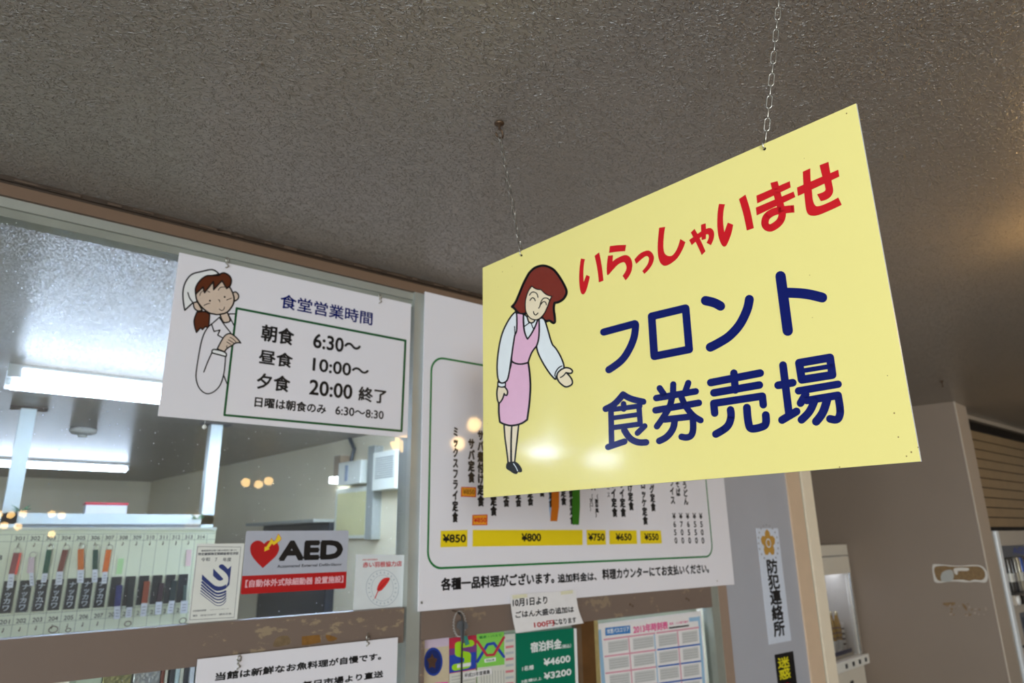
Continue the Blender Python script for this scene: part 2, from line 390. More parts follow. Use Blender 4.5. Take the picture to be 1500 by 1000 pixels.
z.fill(M, [(275,285),(300,275),(420,285),(520,280),(570,285),(600,310),(612,345),(600,385),(540,382),(480,385),(400,380),(300,388),(280,350)], P_RIM, .0008)
z.fill(M, [(288,295),(340,285),(400,290),(500,288),(560,290),(590,315),(596,350),(575,372),(530,370),(500,378),(460,370),(400,372),(320,378),(292,345)], P_RUST, .0014)
z.fill(M, [(335,325),(390,310),(405,345),(390,378),(330,378)], P_GREY, .002)
z.fill(M, [(410,300),(490,298),(490,315),(440,318),(425,338),(410,330)], P_RIM, .002)
z.fill(M, [(430,318),(480,318),(480,332),(440,338)], P_RUST, .0026)
z.fill(M, [(340,512),(410,508),(405,525),(370,530),(345,525)], P_RUST, .001); z.fill(M, [(455,515),(480,530),(485,560),(465,540)], P_RUST, .001)
for i in range(26): 
    x, y = 340 + random.random()*280, 515 + random.random()*70; s = 3 + random.random()*6
    z.fill(M, [(x, y), (x + s*1.6, y - s*.4), (x + s*1.2, y + s), (x - s*.3, y + s*.7)], mat('faint chip', (150, 134, 118), .7) if i % 2 else P_RUST, .001)
build('peeled_paint', M, tw)
# slatted shutter panel above the second machine
SL = mat('oiled slat wood', (154, 126, 90), 0.4, var=0.15, vscale=9); DK = mat('dark gap', (26, 20, 16), 0.8)
FS = Fr((6.95, 2.30, 0), (1, 0.02, 0))
M = Mesh(); M.box(-.22, 4, CZ + .0, CEIL - 0.12, -0.05, -0.02, DK)
zs = CEIL - 0.135
while zs > CZ + 0.06: M.box(-.22, 4, zs - 0.078, zs, -0.02, 0.0, SL); zs -= 0.087
struct('wall_slatted', M, FS)
M = Mesh(); M.box(-.26, 4, CEIL - 0.035, CEIL, -0.03, 0.02, mat('pale cornice', (168, 152, 134), .5)); struct('trim_9', M, FS)
# ------------------------------------------------------------------ inside the office: aluminium partition frame on the far side
YP = 6.41; f = wallfr(YP); PA = mat('pale painted aluminium', (196, 208, 208), 0.4, 0.2, var=.04)
def px_u(x, y): return f.uv(x, y)[0]
M = Mesh(); zr = CZ + f.uv(150, 758)[1]
for x in (24, 310, -200): 
    u = px_u(x, 700); M.box(u - .05, u + .05, YP, YP + .1, 0, CEIL - .01, PA); M.box(u - .12, u + .12, YP - .02, YP + .12, CEIL - .012, CEIL, DKBR)
M.box(-4.45, px_u(310, 700) + .05, YP, YP + .1, zr - .05, zr + .03, PA); M.box(-4.45, px_u(310, 700), YP + .02, YP + .08, zr - .16, zr - .05, mat('grey infill', (120, 126, 130), .5))
M.box(-4.45, px_u(310, 700) + .05, YP, YP + .1, 0.3, zr - .16, OFFW)
struct('wall_partition_office', M)
# ------------------------------------------------------------------ yellow hanging sign
sdir = Vector((-0.0880, 0.9961, 0)).normalized()
HL = ceil_pt(731, 180)
FY0 = Fr(HL, sdir * -1)                       # plane of sign and chains
a0, b0 = FY0.uv(711, 727); a1, b1 = FY0.uv(1349, 678); a2, b2 = FY0.uv(704, 392); a3, b3 = FY0.uv(1254, 153)
ua, ub, va, vb = (a0 + a2) / 2, (a1 + a3) / 2, (b0 + b1) / 2, (b2 + b3) / 2
FY = FY0.moved((ua + ub) / 2, va); SW, SH = (ub - ua) / 2, vb - va
sign = thing('hanging_sign', 'yellow hanging sign with red and navy lettering and a bowing woman', 'sign', FY)
M = Mesh(); M.box(-SW, SW, 0, SH, -0.0045, 0, EDGE, YELLOW)
DIRT = mat('brown speck', (150, 120, 60), .6)
for x, y, s in ((1240,166,1),(1262,175,.7),(736,398,.9),(750,390,.7),(1310,605,1),(1316,640,.9),(1335,662,1),(1328,668,.8),(1345,655,.7),(1230,684,.9),(1186,403,.6),(1190,465,.5),(1300,550,.6),(714,620,.5),(1178,232,.5),(730,420,.4)):
    a, b = FY.uv(x, y); M.poly([(a + .0012*s*math.cos(t), b + .0014*s*math.sin(t)) for t in (0, 1, 2, 3, 4, 5)], .0003, DIRT)
build('panel', M, sign)
# red greeting
M = Mesh(); c = 1
z = Z(FY, 840, 340, 10); F = lambda p: z.fill(M, p, RED, .0005)
F([(110,385,c),(170,395,c),(152,480),(145,600),(150,730,c),(190,625,c),(240,650,c),(215,760),(180,870),(140,912),(105,870),(85,740),(85,600),(95,480)])
F([(310,345,c),(378,295,c),(415,500),(440,710,c),(372,735,c),(350,540)])
F([(533,205,c),(650,190),(772,187,c),(755,278,c),(640,285),(522,303,c)])
F([(507,345,c),(580,337,c),(572,430,c),(650,375),(760,335),(830,370),(862,460),(850,570),(810,650),(765,705,c),(720,640,c),(765,570),(778,510),(755,450),(720,440),(650,475),(570,560),(510,625),(490,600),(490,480)])
F([(893,400,c),(980,310),(1085,268),(1150,300),(1180,370),(1160,460),(1110,540),(1040,610,c),(1008,570,c),(1080,480),(1105,410),(1100,365),(1065,350),(1010,385),(920,465,c)])
z = Z(FY, 940, 300, 10)
F([(255,335,c),(345,322,c),(325,450),(318,620),(340,715),(400,750),(460,730),(520,640),(565,500,c),(640,545,c),(600,650),(530,770),(440,850),(345,892),(275,850),(240,740),(235,580)])
F([(695,515,c),(800,440),(870,390),(960,345),(1020,345),(1058,400),(1055,490),(1015,590,c),(950,555,c),(980,490),(980,440),(950,430),(880,465),(800,530),(735,590,c)])
F([(720,405,c),(775,350,c),(850,490),(935,680,c),(880,735,c),(805,570)])
F([(868,290,c),(938,270,c),(942,380),(940,498,c),(880,515,c),(872,400)])
z = Z(FY, 1030, 260, 10)
F([(232,385,c),(320,392,c),(298,500),(292,640),(310,800,c),(360,660,c),(440,690,c),(410,830),(350,980),(310,1010),(270,980),(225,860),(208,700),(212,520)])
F([(525,315,c),(620,250,c),(690,480),(742,740,c),(640,775,c),(590,540)])
F([(780,265,c),(1270,52,c),(1283,145,c),(792,378,c)]); F([(772,440,c),(1325,205,c),(1350,285,c),(785,555,c)])
z.line(M, [(1038,65),(1090,260),(1150,480),(1155,570),(1110,660),(1000,735),(930,720),(905,660),(935,570),(1040,500),(1200,470),(1335,458)], 108, RED, .0005, cap=False)
z = Z(FY, 1110, 225, 10)
F([(575,495,c),(1180,235,c),(1195,335,c),(590,620,c)])
F([(660,265,c),(770,215,c),(775,390),(795,560),(810,690),(850,765),(920,762),(1050,710),(1180,642,c),(1230,750,c),(1080,820),(900,895),(800,908),(735,880),(705,790),(680,560),(668,420)])
F([(905,170,c),(1035,120,c),(1060,270),(1085,420),(1105,540),(1075,620),(1010,670),(925,695,c),(870,595,c),(985,545),(985,470),(970,420),(940,310)])
tag(build('greeting_lettering', M, sign), 'red lettering of the greeting')
# navy counter name
M = Mesh()
def S(p, w, closed=False): z.line(M, p, w, NAVY, .0005, closed)
z = Z(FY, 870, 450, 9.094)
S([(130,330,c),(545,218,c),(555,250),(535,400),(470,560),(370,705),(200,832)], 97); S([(770,120,c),(1222,12,c),(1270,560,c),(805,652,c)], 104, True)
z = Z(FY, 1010, 390, 6.667)
S([(157,335),(240,355),(303,388)], 92); S([(585,322),(560,430),(490,570),(390,680),(290,745),(203,790)], 88)
S([(890,97,c),(960,628,c)], 102); S([(935,257,c),(1130,268),(1297,305)], 98)
z = Z(FY, 875, 555, 9.09)
S([(112,398,c),(230,330),(345,205,c),(450,262),(612,302)], 86); S([(350,330,c),(352,400,c)], 76); S([(182,400,c),(192,880,c)], 76)
S([(185,408,c),(570,358,c)], 68); S([(200,520,c),(560,470,c)], 64); S([(205,648,c),(560,600,c)], 70); S([(556,370,c),(572,600,c)], 72)
S([(145,905,c),(362,832,c)], 84); S([(360,680),(440,790),(540,840),(650,842)], 88); S([(632,625,c),(535,720,c)], 76)
z = Z(FY, 945, 545, 9.09)
S([(195,213,c),(265,315,c)], 84); S([(376,162,c),(372,300,c)], 84); S([(576,143,c),(530,275,c)], 84); S([(150,345,c),(675,255,c)], 88); S([(140,507,c),(716,408,c)], 90)
S([(368,300),(325,460),(250,590),(158,722)], 84); S([(480,320),(545,460),(640,575),(740,640)], 84)
S([(262,630,c),(635,588,c),(640,760),(615,840),(560,868),(487,860)], 88); S([(395,630),(372,750),(295,855),(190,915)], 90)
z = Z(FY, 1030, 525, 8)
S([(90,282,c),(670,170,c)], 90); S([(361,170,c),(378,370,c)], 88); S([(127,402,c),(660,310,c)], 90); S([(136,640,c),(125,525,c),(695,440,c),(706,542,c)], 88)
S([(322,602),(325,700),(280,800),(150,885)], 90); S([(514,575),(530,740),(565,820),(690,800),(735,760),(735,662)], 92)
z = Z(FY, 1125, 510, 7.696)
S([(170,190,c),(238,740,c)], 88); S([(115,417,c),(280,388,c)], 88); S([(160,808,c),(322,712,c)], 90); S([(352,165,c),(700,105,c),(727,300,c),(382,354,c)], 92, True)
S([(380,255,c),(710,202,c)], 54); S([(345,480,c),(792,405,c)], 84); S([(425,520,c),(368,618,c)], 88); S([(440,588,c),(790,530,c),(815,700),(800,780),(765,805),(700,795)], 88)
S([(525,590),(470,710),(380,805)], 90); S([(670,570),(620,720),(545,825)], 96)
tag(build('counter_lettering', M, sign), 'navy lettering of the counter name')
# bowing woman
M = Mesh(); w1 = .0006; w2 = .0009
A = Z(FY, 720, 380, 10); B = Z(FY, 720, 470, 10); C = Z(FY, 720, 540, 10); D = Z(FY, 720, 610, 10)
def shape(zz, p, m, lv, lw=20, line=True):
    lw = lw*1.18
    zz.fill(M, p, m, .0005 + lv*.00012)
    if line: zz.line(M, p, lw, BLACK, .0005 + lv*.00012 + .00006, closed=True)
shape(A, [(300,690,c),(350,630),(400,520),(470,350),(550,200,c),(640,120),(760,90),(880,128),(960,205),(1030,310),(1085,415),(1100,490),(1060,570),(990,620),(925,635,c),(913,720),(925,820),(932,905,c),(905,930),(850,895),(800,903),(740,850,c),(620,800),(500,790,c),(430,800),(380,770),(340,720)], HAIR, 1, 30)
shape(D, [(185,120,c),(300,120,c),(290,300),(285,675,c),(245,675,c),(225,500),(200,320)], SKIN, 1); shape(D, [(300,120,c),(400,120,c),(375,350),(340,670,c),(295,670,c),(290,400)], SKIN, 1)
shape(D, [(240,675),(300,680),(350,665),(400,700),(440,760),(445,800),(420,812),(390,810),(370,835),(330,830),(270,790),(225,760),(222,710)], BLACK, 2, 8)
D.line(M, [(325,690),(360,740),(385,795)], 11, BLOUSE, .0009)
shape(A, [(520,830),(525,885),(560,920),(590,930),(620,915),(640,870),(580,850)], SKIN, 1, 18)
shape(B, [(470,-100,c),(475,50),(490,170),(530,265,c),(590,180),(650,60),(690,-20,c),(640,-20),(625,10),(585,30),(545,10),(520,-60)], BLOUSE, 2, 18)
B.line(M, [(485,80),(550,32)], 16, BLACK, .001); B.line(M, [(585,38),(610,105)], 16, BLACK, .001)
shape(C, [(295,-120,c),(340,-85),(430,-70),(540,-90,c),(560,50),(572,250),(560,480),(540,640),(525,745,c),(430,805),(300,832),(200,815),(125,780,c),(110,640),(110,510),(110,300),(210,100),(270,0)], PINK, 3, 24)
shape(B, [(355,-135,c),(300,-80),(240,10),(180,130),(140,250),(110,400),(90,560),(85,700),(95,830),(120,890),(160,910),(210,890),(240,850),(265,740),(285,600),(310,430),(330,300),(345,210),(370,150),(375,0),(370,-100,c)], BLOUSE, 4)
B.line(M, [(342,82),(348,200)], 16, BLACK, .0013)
shape(B, [(700,-30,c),(735,-42),(765,-30),(790,10),(830,140),(870,280),(900,355,c),(950,410),(1010,510),(1055,620),(1065,690,c),(1040,710),(960,800),(945,850,c),(920,840),(850,760),(760,620),(690,480),(662,370,c),(690,280),(702,150)], BLOUSE, 4)
shape(B, [(370,-120,c),(470,-100,c),(472,50),(490,170),(530,265,c),(580,200),(640,90),(680,-20,c),(700,-20,c),(702,150),(690,280),(662,370,c),(600,450),(565,530),(540,610,c),(430,632),(340,615),(295,580,c),(305,470),(325,330),(345,210),(370,150),(375,0)], PINK, 5)
shape(B, [(1050,700,c),(1090,685),(1150,695),(1188,730),(1170,765),(1100,760,c),(1150,810),(1185,870),(1185,920),(1150,950),(1090,965),(1030,930),(985,880),(960,820,c),(975,760),(1020,715)], SKIN, 5)
B.line(M, [(1095,755),(1060,800),(1015,828)], 18, BLACK, .0014)
B.line(M, [(1035,660),(985,690),(945,750),(932,805)], 18, BLACK, .0014)
shape(C, [(100,255,c),(150,268),(195,265,c),(225,300),(240,340),(230,385),(205,385),(190,365,c),(170,430),(140,480),(112,505,c),(90,450),(82,350),(95,265)], SKIN, 5)
shape(B, [(98,890,c),(95,950,c),(150,970),(208,955,c),(208,895,c),(160,912)], BLOUSE, 6, 17)
shape(A, [(595,390,c),(540,470),(505,580),(497,680),(510,770),(560,850),(630,883),(700,870),(770,800),(820,700),(850,620),(885,540,c),(810,515),(750,465),(730,440,c),(690,440),(640,425)], SKIN, 6, 14)
for p in ([(560,525),(590,485),(630,478),(670,505),(685,555)],[(568,600),(590,570),(615,562),(635,580),(645,605)],[(855,600),(830,572),(795,563),(760,575),(730,620),(715,680),(695,715)],[(730,655),(755,625),(780,618),(800,635),(808,665)],[(620,765),(630,800),(655,812),(685,785)]):
    A.line(M, p, 15, BLACK, .0015)
tag(build('printed_figure', M, sign), 'bowing woman with red brown hair in a pink uniform')
# ------------------------------------------------------------------ chains and their ceiling hooks
def link_mesh(L=.024, W=.0088, r=.0011):
    M = Mesh(); h = L/2 - W/2; p = []
    for k in range(7): t = math.pi*k/6; p.append((W/2*math.cos(t), 0, h + W/2*math.sin(t)))
    for k in range(7): t = math.pi + math.pi*k/6; p.append((W/2*math.cos(t), 0, -h + W/2*math.sin(t)))
    M.tube(p, r, STEEL, 6, True); return M
_lk = None
def chain(label, P, Q, pitch=.0205, ph=0):
    """links from the upper point P to the sign hole Q"""
    global _lk
    r = thing('hanging_chain', label, 'chain', Q, 'chains of the yellow sign')
    d = (P - Q); n = max(3, round((d.length - .02) / pitch)); dn = d.normalized()
    q = Vector((0, 0, 1)).rotation_difference(dn)
    for i in range(n):
        if _lk is None:
            o = build('link', link_mesh(), r, None, True); _lk = o
        else:
            o = _lk.copy(); COL.objects.link(o); o.parent = r
        o.rotation_mode = 'QUATERNION'; o.rotation_quaternion = q @ Matrix.Rotation(ph + (math.pi/2 if i % 2 else 0), 4, 'Z').to_quaternion()
        o.location = dn * (.024 + i * (d.length - .034) / (n - 1))
    M = Mesh(); p = [Vector((-.010*math.cos(t)*(1 if t < 3.3 else .6), 0, .004 + .011*math.sin(t) )) for t in [0.2*k for k in range(-9, 20)]]
    nn = FY.n
    pts = []
    for k in range(22):
        t = -1.2 + k * 0.28; pts.append(nn * (.006*math.cos(t)) + Vector((0, 0, .008 + .009*math.sin(t))))
    M.tube(pts, .0013, STEEL, 7); build('sign_ring', M, r, None, True)
    return r
def hook(label, P):
    r = thing('ceiling_hook', label, 'hook', P); r.scale = (1.45, 1.45, 1.2)
    M = Mesh(); M.lathe([(.0, -.0005), (.009, -.0005), (.009, -.003), (.005, -.006), (.0025, -.007), (.0025, -.016), (0, -.016)], RUST, 14, axis='z'); build('screw_base', M, r, None, True)
    M = Mesh(); M.tube([Vector((.0, 0, -.014))] + [Vector((.008*math.sin(t), 0, -.026 - .011*math.cos(t) * -1 - .0)) for t in [0.35*k for k in range(0, 14)]], .0017, RUST, 7); build('hook_wire', M, r, None, True)
    return r
QL = FY0.at(*FY0.uv(764, 374)); QR = FY0.at(*FY0.uv(1120, 218))
hz_ = .034
PL = Vector((HL.x, HL.y, CEIL)); 
dr = FY0.at(*FY0.uv(1137, 0)) - QR; PR = QR + dr * ((CEIL - QR.z) / dr.z)
chain('steel chain on the left corner of the yellow sign, hooked to ceiling in view', PL - Vector((0, 0, hz_)), QL)
chain('steel chain on the right corner of the yellow sign, leaving the picture at the top', PR - Vector((0, 0, hz_)), QR, ph=.6)
hook('rusty ceiling hook holding the left chain of the yellow sign', PL)
hook('ceiling hook holding the right chain of the yellow sign', PR)
hook('small hook in the dark ceiling to the right of the yellow sign', ceil_pt(1379, 558))
for q in (QL, QR):
    M = Mesh(); e = q - FY.O; a, b = e.dot(FY.u), e.dot(FY.v); M.poly([(a + .0028*math.cos(t*.6), b + .0028*math.sin(t*.6)) for t in range(10)], .0004, BLACK); build('hole', M, sign)
# ------------------------------------------------------------------ white boards on and in front of the window band
def rectboard(name, label, cat, Y, tl, bl, br, tr, th, m, group=None):
    f = wallfr(Y); q = [f.uv(*p) for p in (tl, bl, br, tr)]
    x0, x1 = (q[0][0] + q[1][0])/2, (q[2][0] + q[3][0])/2; y0, y1 = (q[1][1] + q[2][1])/2, (q[0][1] + q[3][1])/2
    f = f.moved((x0 + x1)/2, y0); w = (x1 - x0)/2; h = y1 - y0
    t = thing(name, label, cat, f, group)
    M = Mesh(); M.rbox(-w, w, 0, h, -th, 0, m, .0008); build('panel', M, t)
    return t, f, w, h
def small_hook(t, f, px, py, up=.03, dn=.012):
    """screw eye above and twisted wire hook into the board"""
    a, b = f.uv(px, py)
    M = Mesh(); M.tube([(a, b + up, -.004)] + [(a + .006*math.cos(.5*k), b + up*.55 + .007*math.sin(.5*k), .004) for k in range(13)], .0019, STEEL, 6)
    M.tube([(a + .004*math.sin(.9*k), b + up*.5 - (up*.5 + dn)*k/12, .005 + .003*math.cos(.9*k)) for k in range(13)], .0023, STEEL, 6)
    build('wire_hook', M, t, None, True)
# dining hall hours
t, f, w, h = rectboard('opening_hours_board', 'white board of dining hall hours with a waitress in a headscarf, hung before the glass', 'sign', 2.285, (262,373), (231,609), (593,641), (606,443), .004, BOARD)
small_hook(t, f, 332, 388); small_hook(t, f, 556, 440)
M = Mesh(); a, b = f.uv(301, 612); M.tube([(a, b + .004, -.003), (a, b - .022, -.003)], .0009, STEEL, 6); M.lathe([(.0005, -.036), (.006, -.032), (.007, -.028), (.004, -.022), (.0005, -.020)], mat('white bead', (230, 230, 225), .3), 12, c=(a, b, -.003)); build('hanging_bead', M, t)
G2 = mat('dark green print', (0, 84, 40), .3)
z = Z(f, 230, 350, 3.3333); M = Mesh()
z.line(M, [(388,338,1),(1212,496,1),(1193,937,1),(328,859,1)], 11, G2, .0005, True); tag(build('border', M, t), 'dark green frame line')
z = Z(f, 370, 420, 4.879)
M = Mesh(); z.text(M, '食堂営業時間', (192,150), (858,182), NAVY, .0006, .022); tag(build('heading_lettering', M, t), 'navy heading')
for k, (s, lb, rt) in enumerate((('朝食',(55,385),(300,304)),('6:30～',(428,435),(775,388)),('昼食',(38,548),(290,479)),('10:00～',(425,600),(832,566)),('夕食',(22,728),(272,642)),('20:00',(400,770),(715,700)),('終了',(752,815),(957,735)),('日曜は朝食のみ',(10,858),(527,839)),('6:30～8:30',(588,912),(937,888)))):
    M = Mesh(); z.text(M, s, lb, rt, BLACK, .0006, .032); build('hours_lettering', M, t)
M = Mesh(); Q = Z(f, 255, 380, 11.11); S_ = Z(f, 255, 455, 7.407)
def shp(zz, p, m, lv, lw=20, closed=True):
    lw = lw*1.15
    if m: zz.fill(M, p, m, .0008 + lv*.00012)
    if lw: zz.line(M, p, lw, BLACK, .0008 + lv*.00012 + .00006, closed=closed)
shp(Q, [(950,545,1),(1000,530),(1045,580),(1035,640),(975,680,1)], SKIN2, 0); shp(Q, [(310,700,1),(325,790),(380,835),(450,825,1),(370,690)], SKIN2, 0)
shp(S_, [(245,15,1),(215,100),(220,170),(240,235,1),(285,185,1),(305,205,1),(340,170,1),(370,170),(383,40,1),(330,10)], BROWN, 0, 13)
shp(S_, [(495,40,1),(530,120),(570,127),(605,105),(575,20,1)], SKIN2, 0, 13)
shp(Q, [(350,560),(358,640),(400,720),(470,800),(560,865),(640,888),(720,895),(850,862),(940,760),(972,660),(955,560),(900,450),(800,330),(600,300),(420,400)], SKIN2, 1, 22)
shp(Q, [(725,240,1),(680,195),(600,165),(450,195),(280,245),(180,370),(140,520),(145,680),(170,825,1),(300,705,1),(370,690,1),(345,560),(352,450),(420,340),(520,270),(620,260)], WHITE, 2, 22)
Q.line(M, [(220,540),(250,630),(305,705)], 20, BLACK, .0012)
shp(Q, [(345,565,1),(350,450),(420,340),(520,270),(620,262),(730,258,1),(760,228),(820,222),(890,262),(925,330),(910,420),(850,472,1),(775,345,1),(640,490,1),(635,360,1),(490,540,1),(465,450,1)], BROWN, 3, 22)
for c_ in ((578,672),(818,610)): Q.fill(M, [(c_[0]+15*math.cos(k), c_[1]+16*math.sin(k)) for k in range(6)], BLACK, .0014)
for p in ([(480,750),(530,725),(575,715)],[(850,660),(930,630)],[(715,655),(735,665),(735,690)],[(730,805),(765,830),(800,815),(815,775)],[(410,590),(430,540),(465,515)],[(715,500),(750,455),(820,450)],[(540,518),(575,532)]): Q.line(M, p, 12, BLACK, .0014)
S_.line(M, [(400,145),(340,215),(300,310),(270,450),(240,640),(235,730),(260,820),(310,880),(370,900),(440,870),(500,800),(535,690),(550,580),(555,490)], 13, BLACK, .001)
for p in ([(405,145,1),(490,70,1)],[(405,150),(430,225,1),(495,210,1),(470,265,1),(525,295)],[(490,75),(540,150),(615,245)],[(585,40),(650,165)],[(590,35),(660,35)],[(405,460),(360,560),(320,665)],[(535,700),(575,800)]): S_.line(M, p, 13, BLACK, .001)
shp(S_, [(465,415,1),(520,310),(560,262),(610,250),(670,290),(720,350,1),(670,350),(620,380),(570,412),(545,445,1)], SKIN2, 3, 13)
for p in ([(605,290),(640,310),(668,342)],[(585,315),(645,352)],[(570,340),(612,366)],[(572,378),(565,395),(580,400)]): S_.line(M, p, 8, BLACK, .0014)
shp(S_, [(408,458,1),(430,420),(550,452),(560,498,1)], WHITE, 2, 13)
tag(build('printed_figure', M, t), 'waitress in a white headscarf pointing with one finger')
# menu board
t, f, w, h = rectboard('menu_board', 'large white menu board with green border and yellow price bars behind the yellow sign', 'sign', 2.288, (624,427), (611,895), (1056,858), (1060,520), .006, BOARD)
for o_ in (t.children[0],):   # top edge follows the left corner only
    top = f.uv(624, 427)[1]
    for v in o_.data.vertices:
        if v.co.y > h * .5: v.co.y += top - h
h = top
z = Z(f, 590, 640, 3.0612); z7 = Z(f, 590, 420, 3.3333)
xl = z.uv(112, 540)[0]; xr_ = (z.uv(1388, 500)[0] + z.uv(1360, 210)[0]) / 2; yb = (z.uv(150, 583)[1] + z.uv(1340, 541)[1]) / 2; yt = z7.uv(190, 348)[1]; r = .06
M = Mesh(); pts = []
for cx, cy, a0 in ((xl + r, yb + r, math.pi), (xr_ - r, yb + r, 1.5*math.pi), (xr_ - r, yt - r, 0), (xl + r, yt - r, .5*math.pi)):
    for k in range(9): a = a0 + k*math.pi/16; pts.append(Vector((cx + r*math.cos(a), cy + r*math.sin(a))))
n = len(pts); lw = .0085
for i in range(n):
    a, b = pts[i], pts[(i+1) % n]; d = (b - a).normalized(); o_ = Vector((-d.y, d.x)) * lw / 2; e = d * lw * .2
    M.poly([a + o_ - e, b + o_ + e, b - o_ + e, a - o_ - e], .0005, GREEN)
tag(build('border', M, t), 'green rounded frame line')
M = Mesh()
for q in ([(170,420),(290,416),(289,491),(168,494)],[(313,416),(806,416),(806,484),(312,491)],[(823,416),(909,417),(911,482),(825,484)],[(925,418),(1048,418),(1051,479),(926,481)],[(1064,419),(1157,419),(1162,477),(1066,478)]): z.fill(M, q, YBAR, .0004, False)
tag(build('price_bars', M, t), 'yellow price bars')
M = Mesh()
for s, lb, rt in (('¥850',(178,474),(283,434)),('¥800',(532,469),(619,430)),('¥750',(832,466),(904,430)),('¥650',(955,465),(1024,430)),('¥550',(1084,464),(1145,430))): z.text(M, s, lb, rt, BLACK, .0008, .05)
for s, lb, rt in (('各種一品料理がございます。',(170,690),(678,603)),('追加料金は、',(695,655),(868,603)),('料理カウンターにてお支払いください。',(895,641),(1370,566))): z.text(M, s, lb, rt, BLACK, .0006, .045)
z4 = Z(f, 630, 600, 4.547); z5 = Z(f, 780, 690, 7.69); z6 = Z(f, 850, 690, 7.5)
def vt(zz, s, tl, br, b=.045):
    x, y = zz.p((tl[0] + br[0])/2, (tl[1] + br[1])/2); lean = (x - 696)/(y + 2930) * (br[1] - tl[1])
    zz.text(M, s, (tl[0] + max(lean, 0), br[1]), (br[0] - max(lean, 0), tl[1]), BLACK, .0006, b*1.8, True)
vt(z4,'ミックスフライ定食',(145,118),(190,752)); vt(z4,'サバ定食',(250,195),(298,487)); vt(z4,'サバ煮付け定食',(312,140),(360,645)); vt(z4,'焼魚定食',(398,440),(445,708))
vt(z4,'刺身定食',(483,430),(528,648)); vt(z4,'天ぷら定食',(563,390),(608,648)); vt(z4,'焼肉定食',(643,430),(688,640)); vt(z4,'丼定食',(722,420),(764,580))
def vb(zz, s, xr, w, yb_, pitch, b=.07, yt=None):
    '''column that ends at (xr, yb_); w is the width of one character'''
    if yt is None: yt = yb_ - pitch*len(s) + pitch*.2
    x, y = zz.p(xr, (yt + yb_)/2); lean = (x - 696)/(y + 2930) * (yb_ - yt)
    zz.text(M, s, (xr - w, yb_), (xr - lean, yt), BLACK, .0006, b, True)
vb(z5,'生姜焼定食',240,56,410,95); vb(z5,'中華定食',384,64,385,100); vb(z5,'日替り焼魚定食',480,58,600,100)
vb(z5,'カレー丼',722,64,215,105); vb(z5,'（甘口）',686,40,450,0,.03,255); vb(z5,'（激辛風）',750,42,522,0,.05,258)
vb(z6,'ソース',325,28,285,65,.03); vb(z6,'エビフライ定食',411,62,505,105); vb(z6,'アジフライ定食',505,62,505,105); vb(z6,'唐揚げ定食',591,60,432,105)
vb(z6,'コロッケ定食',746,58,590,98); vb(z6,'ハンバーグ定食',832,56,442,98); vb(z6,'ライス',1042,48,360,100,.06); vb(z6,'中華そば',1103,48,275,98,.06); vb(z6,'うどん',1190,50,370,92,.06)
for s, x in (('650',1071),('700',1146),('650',1222),('550',1297),('500',1368)): vb(z6, '¥' + s, x, 37, 795, 0, .05, 458)
build('menu_lettering', M, t)
for px, py in ((602,742),(1404,645)):
    M = Mesh(); a, b = z.uv(85 if px < 700 else 1410, 742 if px < 700 else 645); M.lathe([(.0, .0012), (.004, .001), (.005, 0)], STEEL, 12, c=(a, b, 0), axis='z'); build('screw', M, t)
# stickers and tape strips stuck on the menu board
def flat(name, label, cat, Y, pix, m, th=.0006, group=None, draw=None, part='sheet', smooth=False, curl=None):
    f0 = wallfr(Y); bx = (sum(p[0] for p in pix)/len(pix), max(p[1] for p in pix))
    a = sum(f0.uv(*p[:2])[0] for p in pix)/len(pix); b = min(f0.uv(*p[:2])[1] for p in pix)
    ff = f0.moved(a, b); t = thing(name, label, cat, ff, group)
    M = Mesh(); q = spline(pix, True) if smooth else [p[:2] for p in pix]
    M.plate([ff.uv(*p) for p in q], 0, th, m)
    build(part, M, t)
    return t, ff
ORG = mat('orange price label', (240, 158, 34), .45); zz = z4
for lab, q, s, sx in (('small orange price label beside the mackerel line on the menu board', [(206,513),(306,516),(305,582),(204,578)], '¥850', (218,562,296,530)), ('small orange price label with red digits, lower on the menu board', [(281,700),(382,697),(381,768),(279,769)], '¥850', (290,750,374,718))):
    t2, ff = flat('price_label', lab, 'label', 2.2874, [zz.p(*p) for p in q], ORG, group='orange price labels')
    M = Mesh(); zf = Z(ff, 630, 600, 4.547); zf.line(M, [(p[0]*.93 + .07*sum(k[0] for k in q)/4, p[1]*.93 + .07*sum(k[1] for k in q)/4, 1) for p in q], 5, RED, .0009, True)
    zf.text(M, s, sx[:2], sx[2:], RED if s and q[0][0] > 250 else mat('ochre ink', (150, 100, 20), .5), .001, .04); build('price_lettering', M, t2)
flat('tape_strip', 'orange tape strip covering a line of the menu board', 'tape', 2.2872, [z5.p(*p) for p in ((217,-40),(299,-40),(298,400),(277,562),(200,562),(214,400))], mat('orange tape', (206, 112, 16), .4), group='tape strips on the menu board')
t2, ff = flat('paper_slip', 'pale blue paper slip under the orange tape strip', 'paper', 2.2878, [z5.p(*p) for p in ((186,-40),(225,-40),(225,555),(203,555),(186,420))], mat('pale blue paper', (150, 178, 214), .6), .0003)
flat('tape_strip', 'green tape strip covering a line of the menu board', 'tape', 2.2872, [z5.p(*p) for p in ((452,-60),(530,-60),(534,400),(522,605),(505,600),(495,606),(480,600),(452,606),(446,450))], mat('green tape', (50, 120, 20), .4), group='tape strips on the menu board')
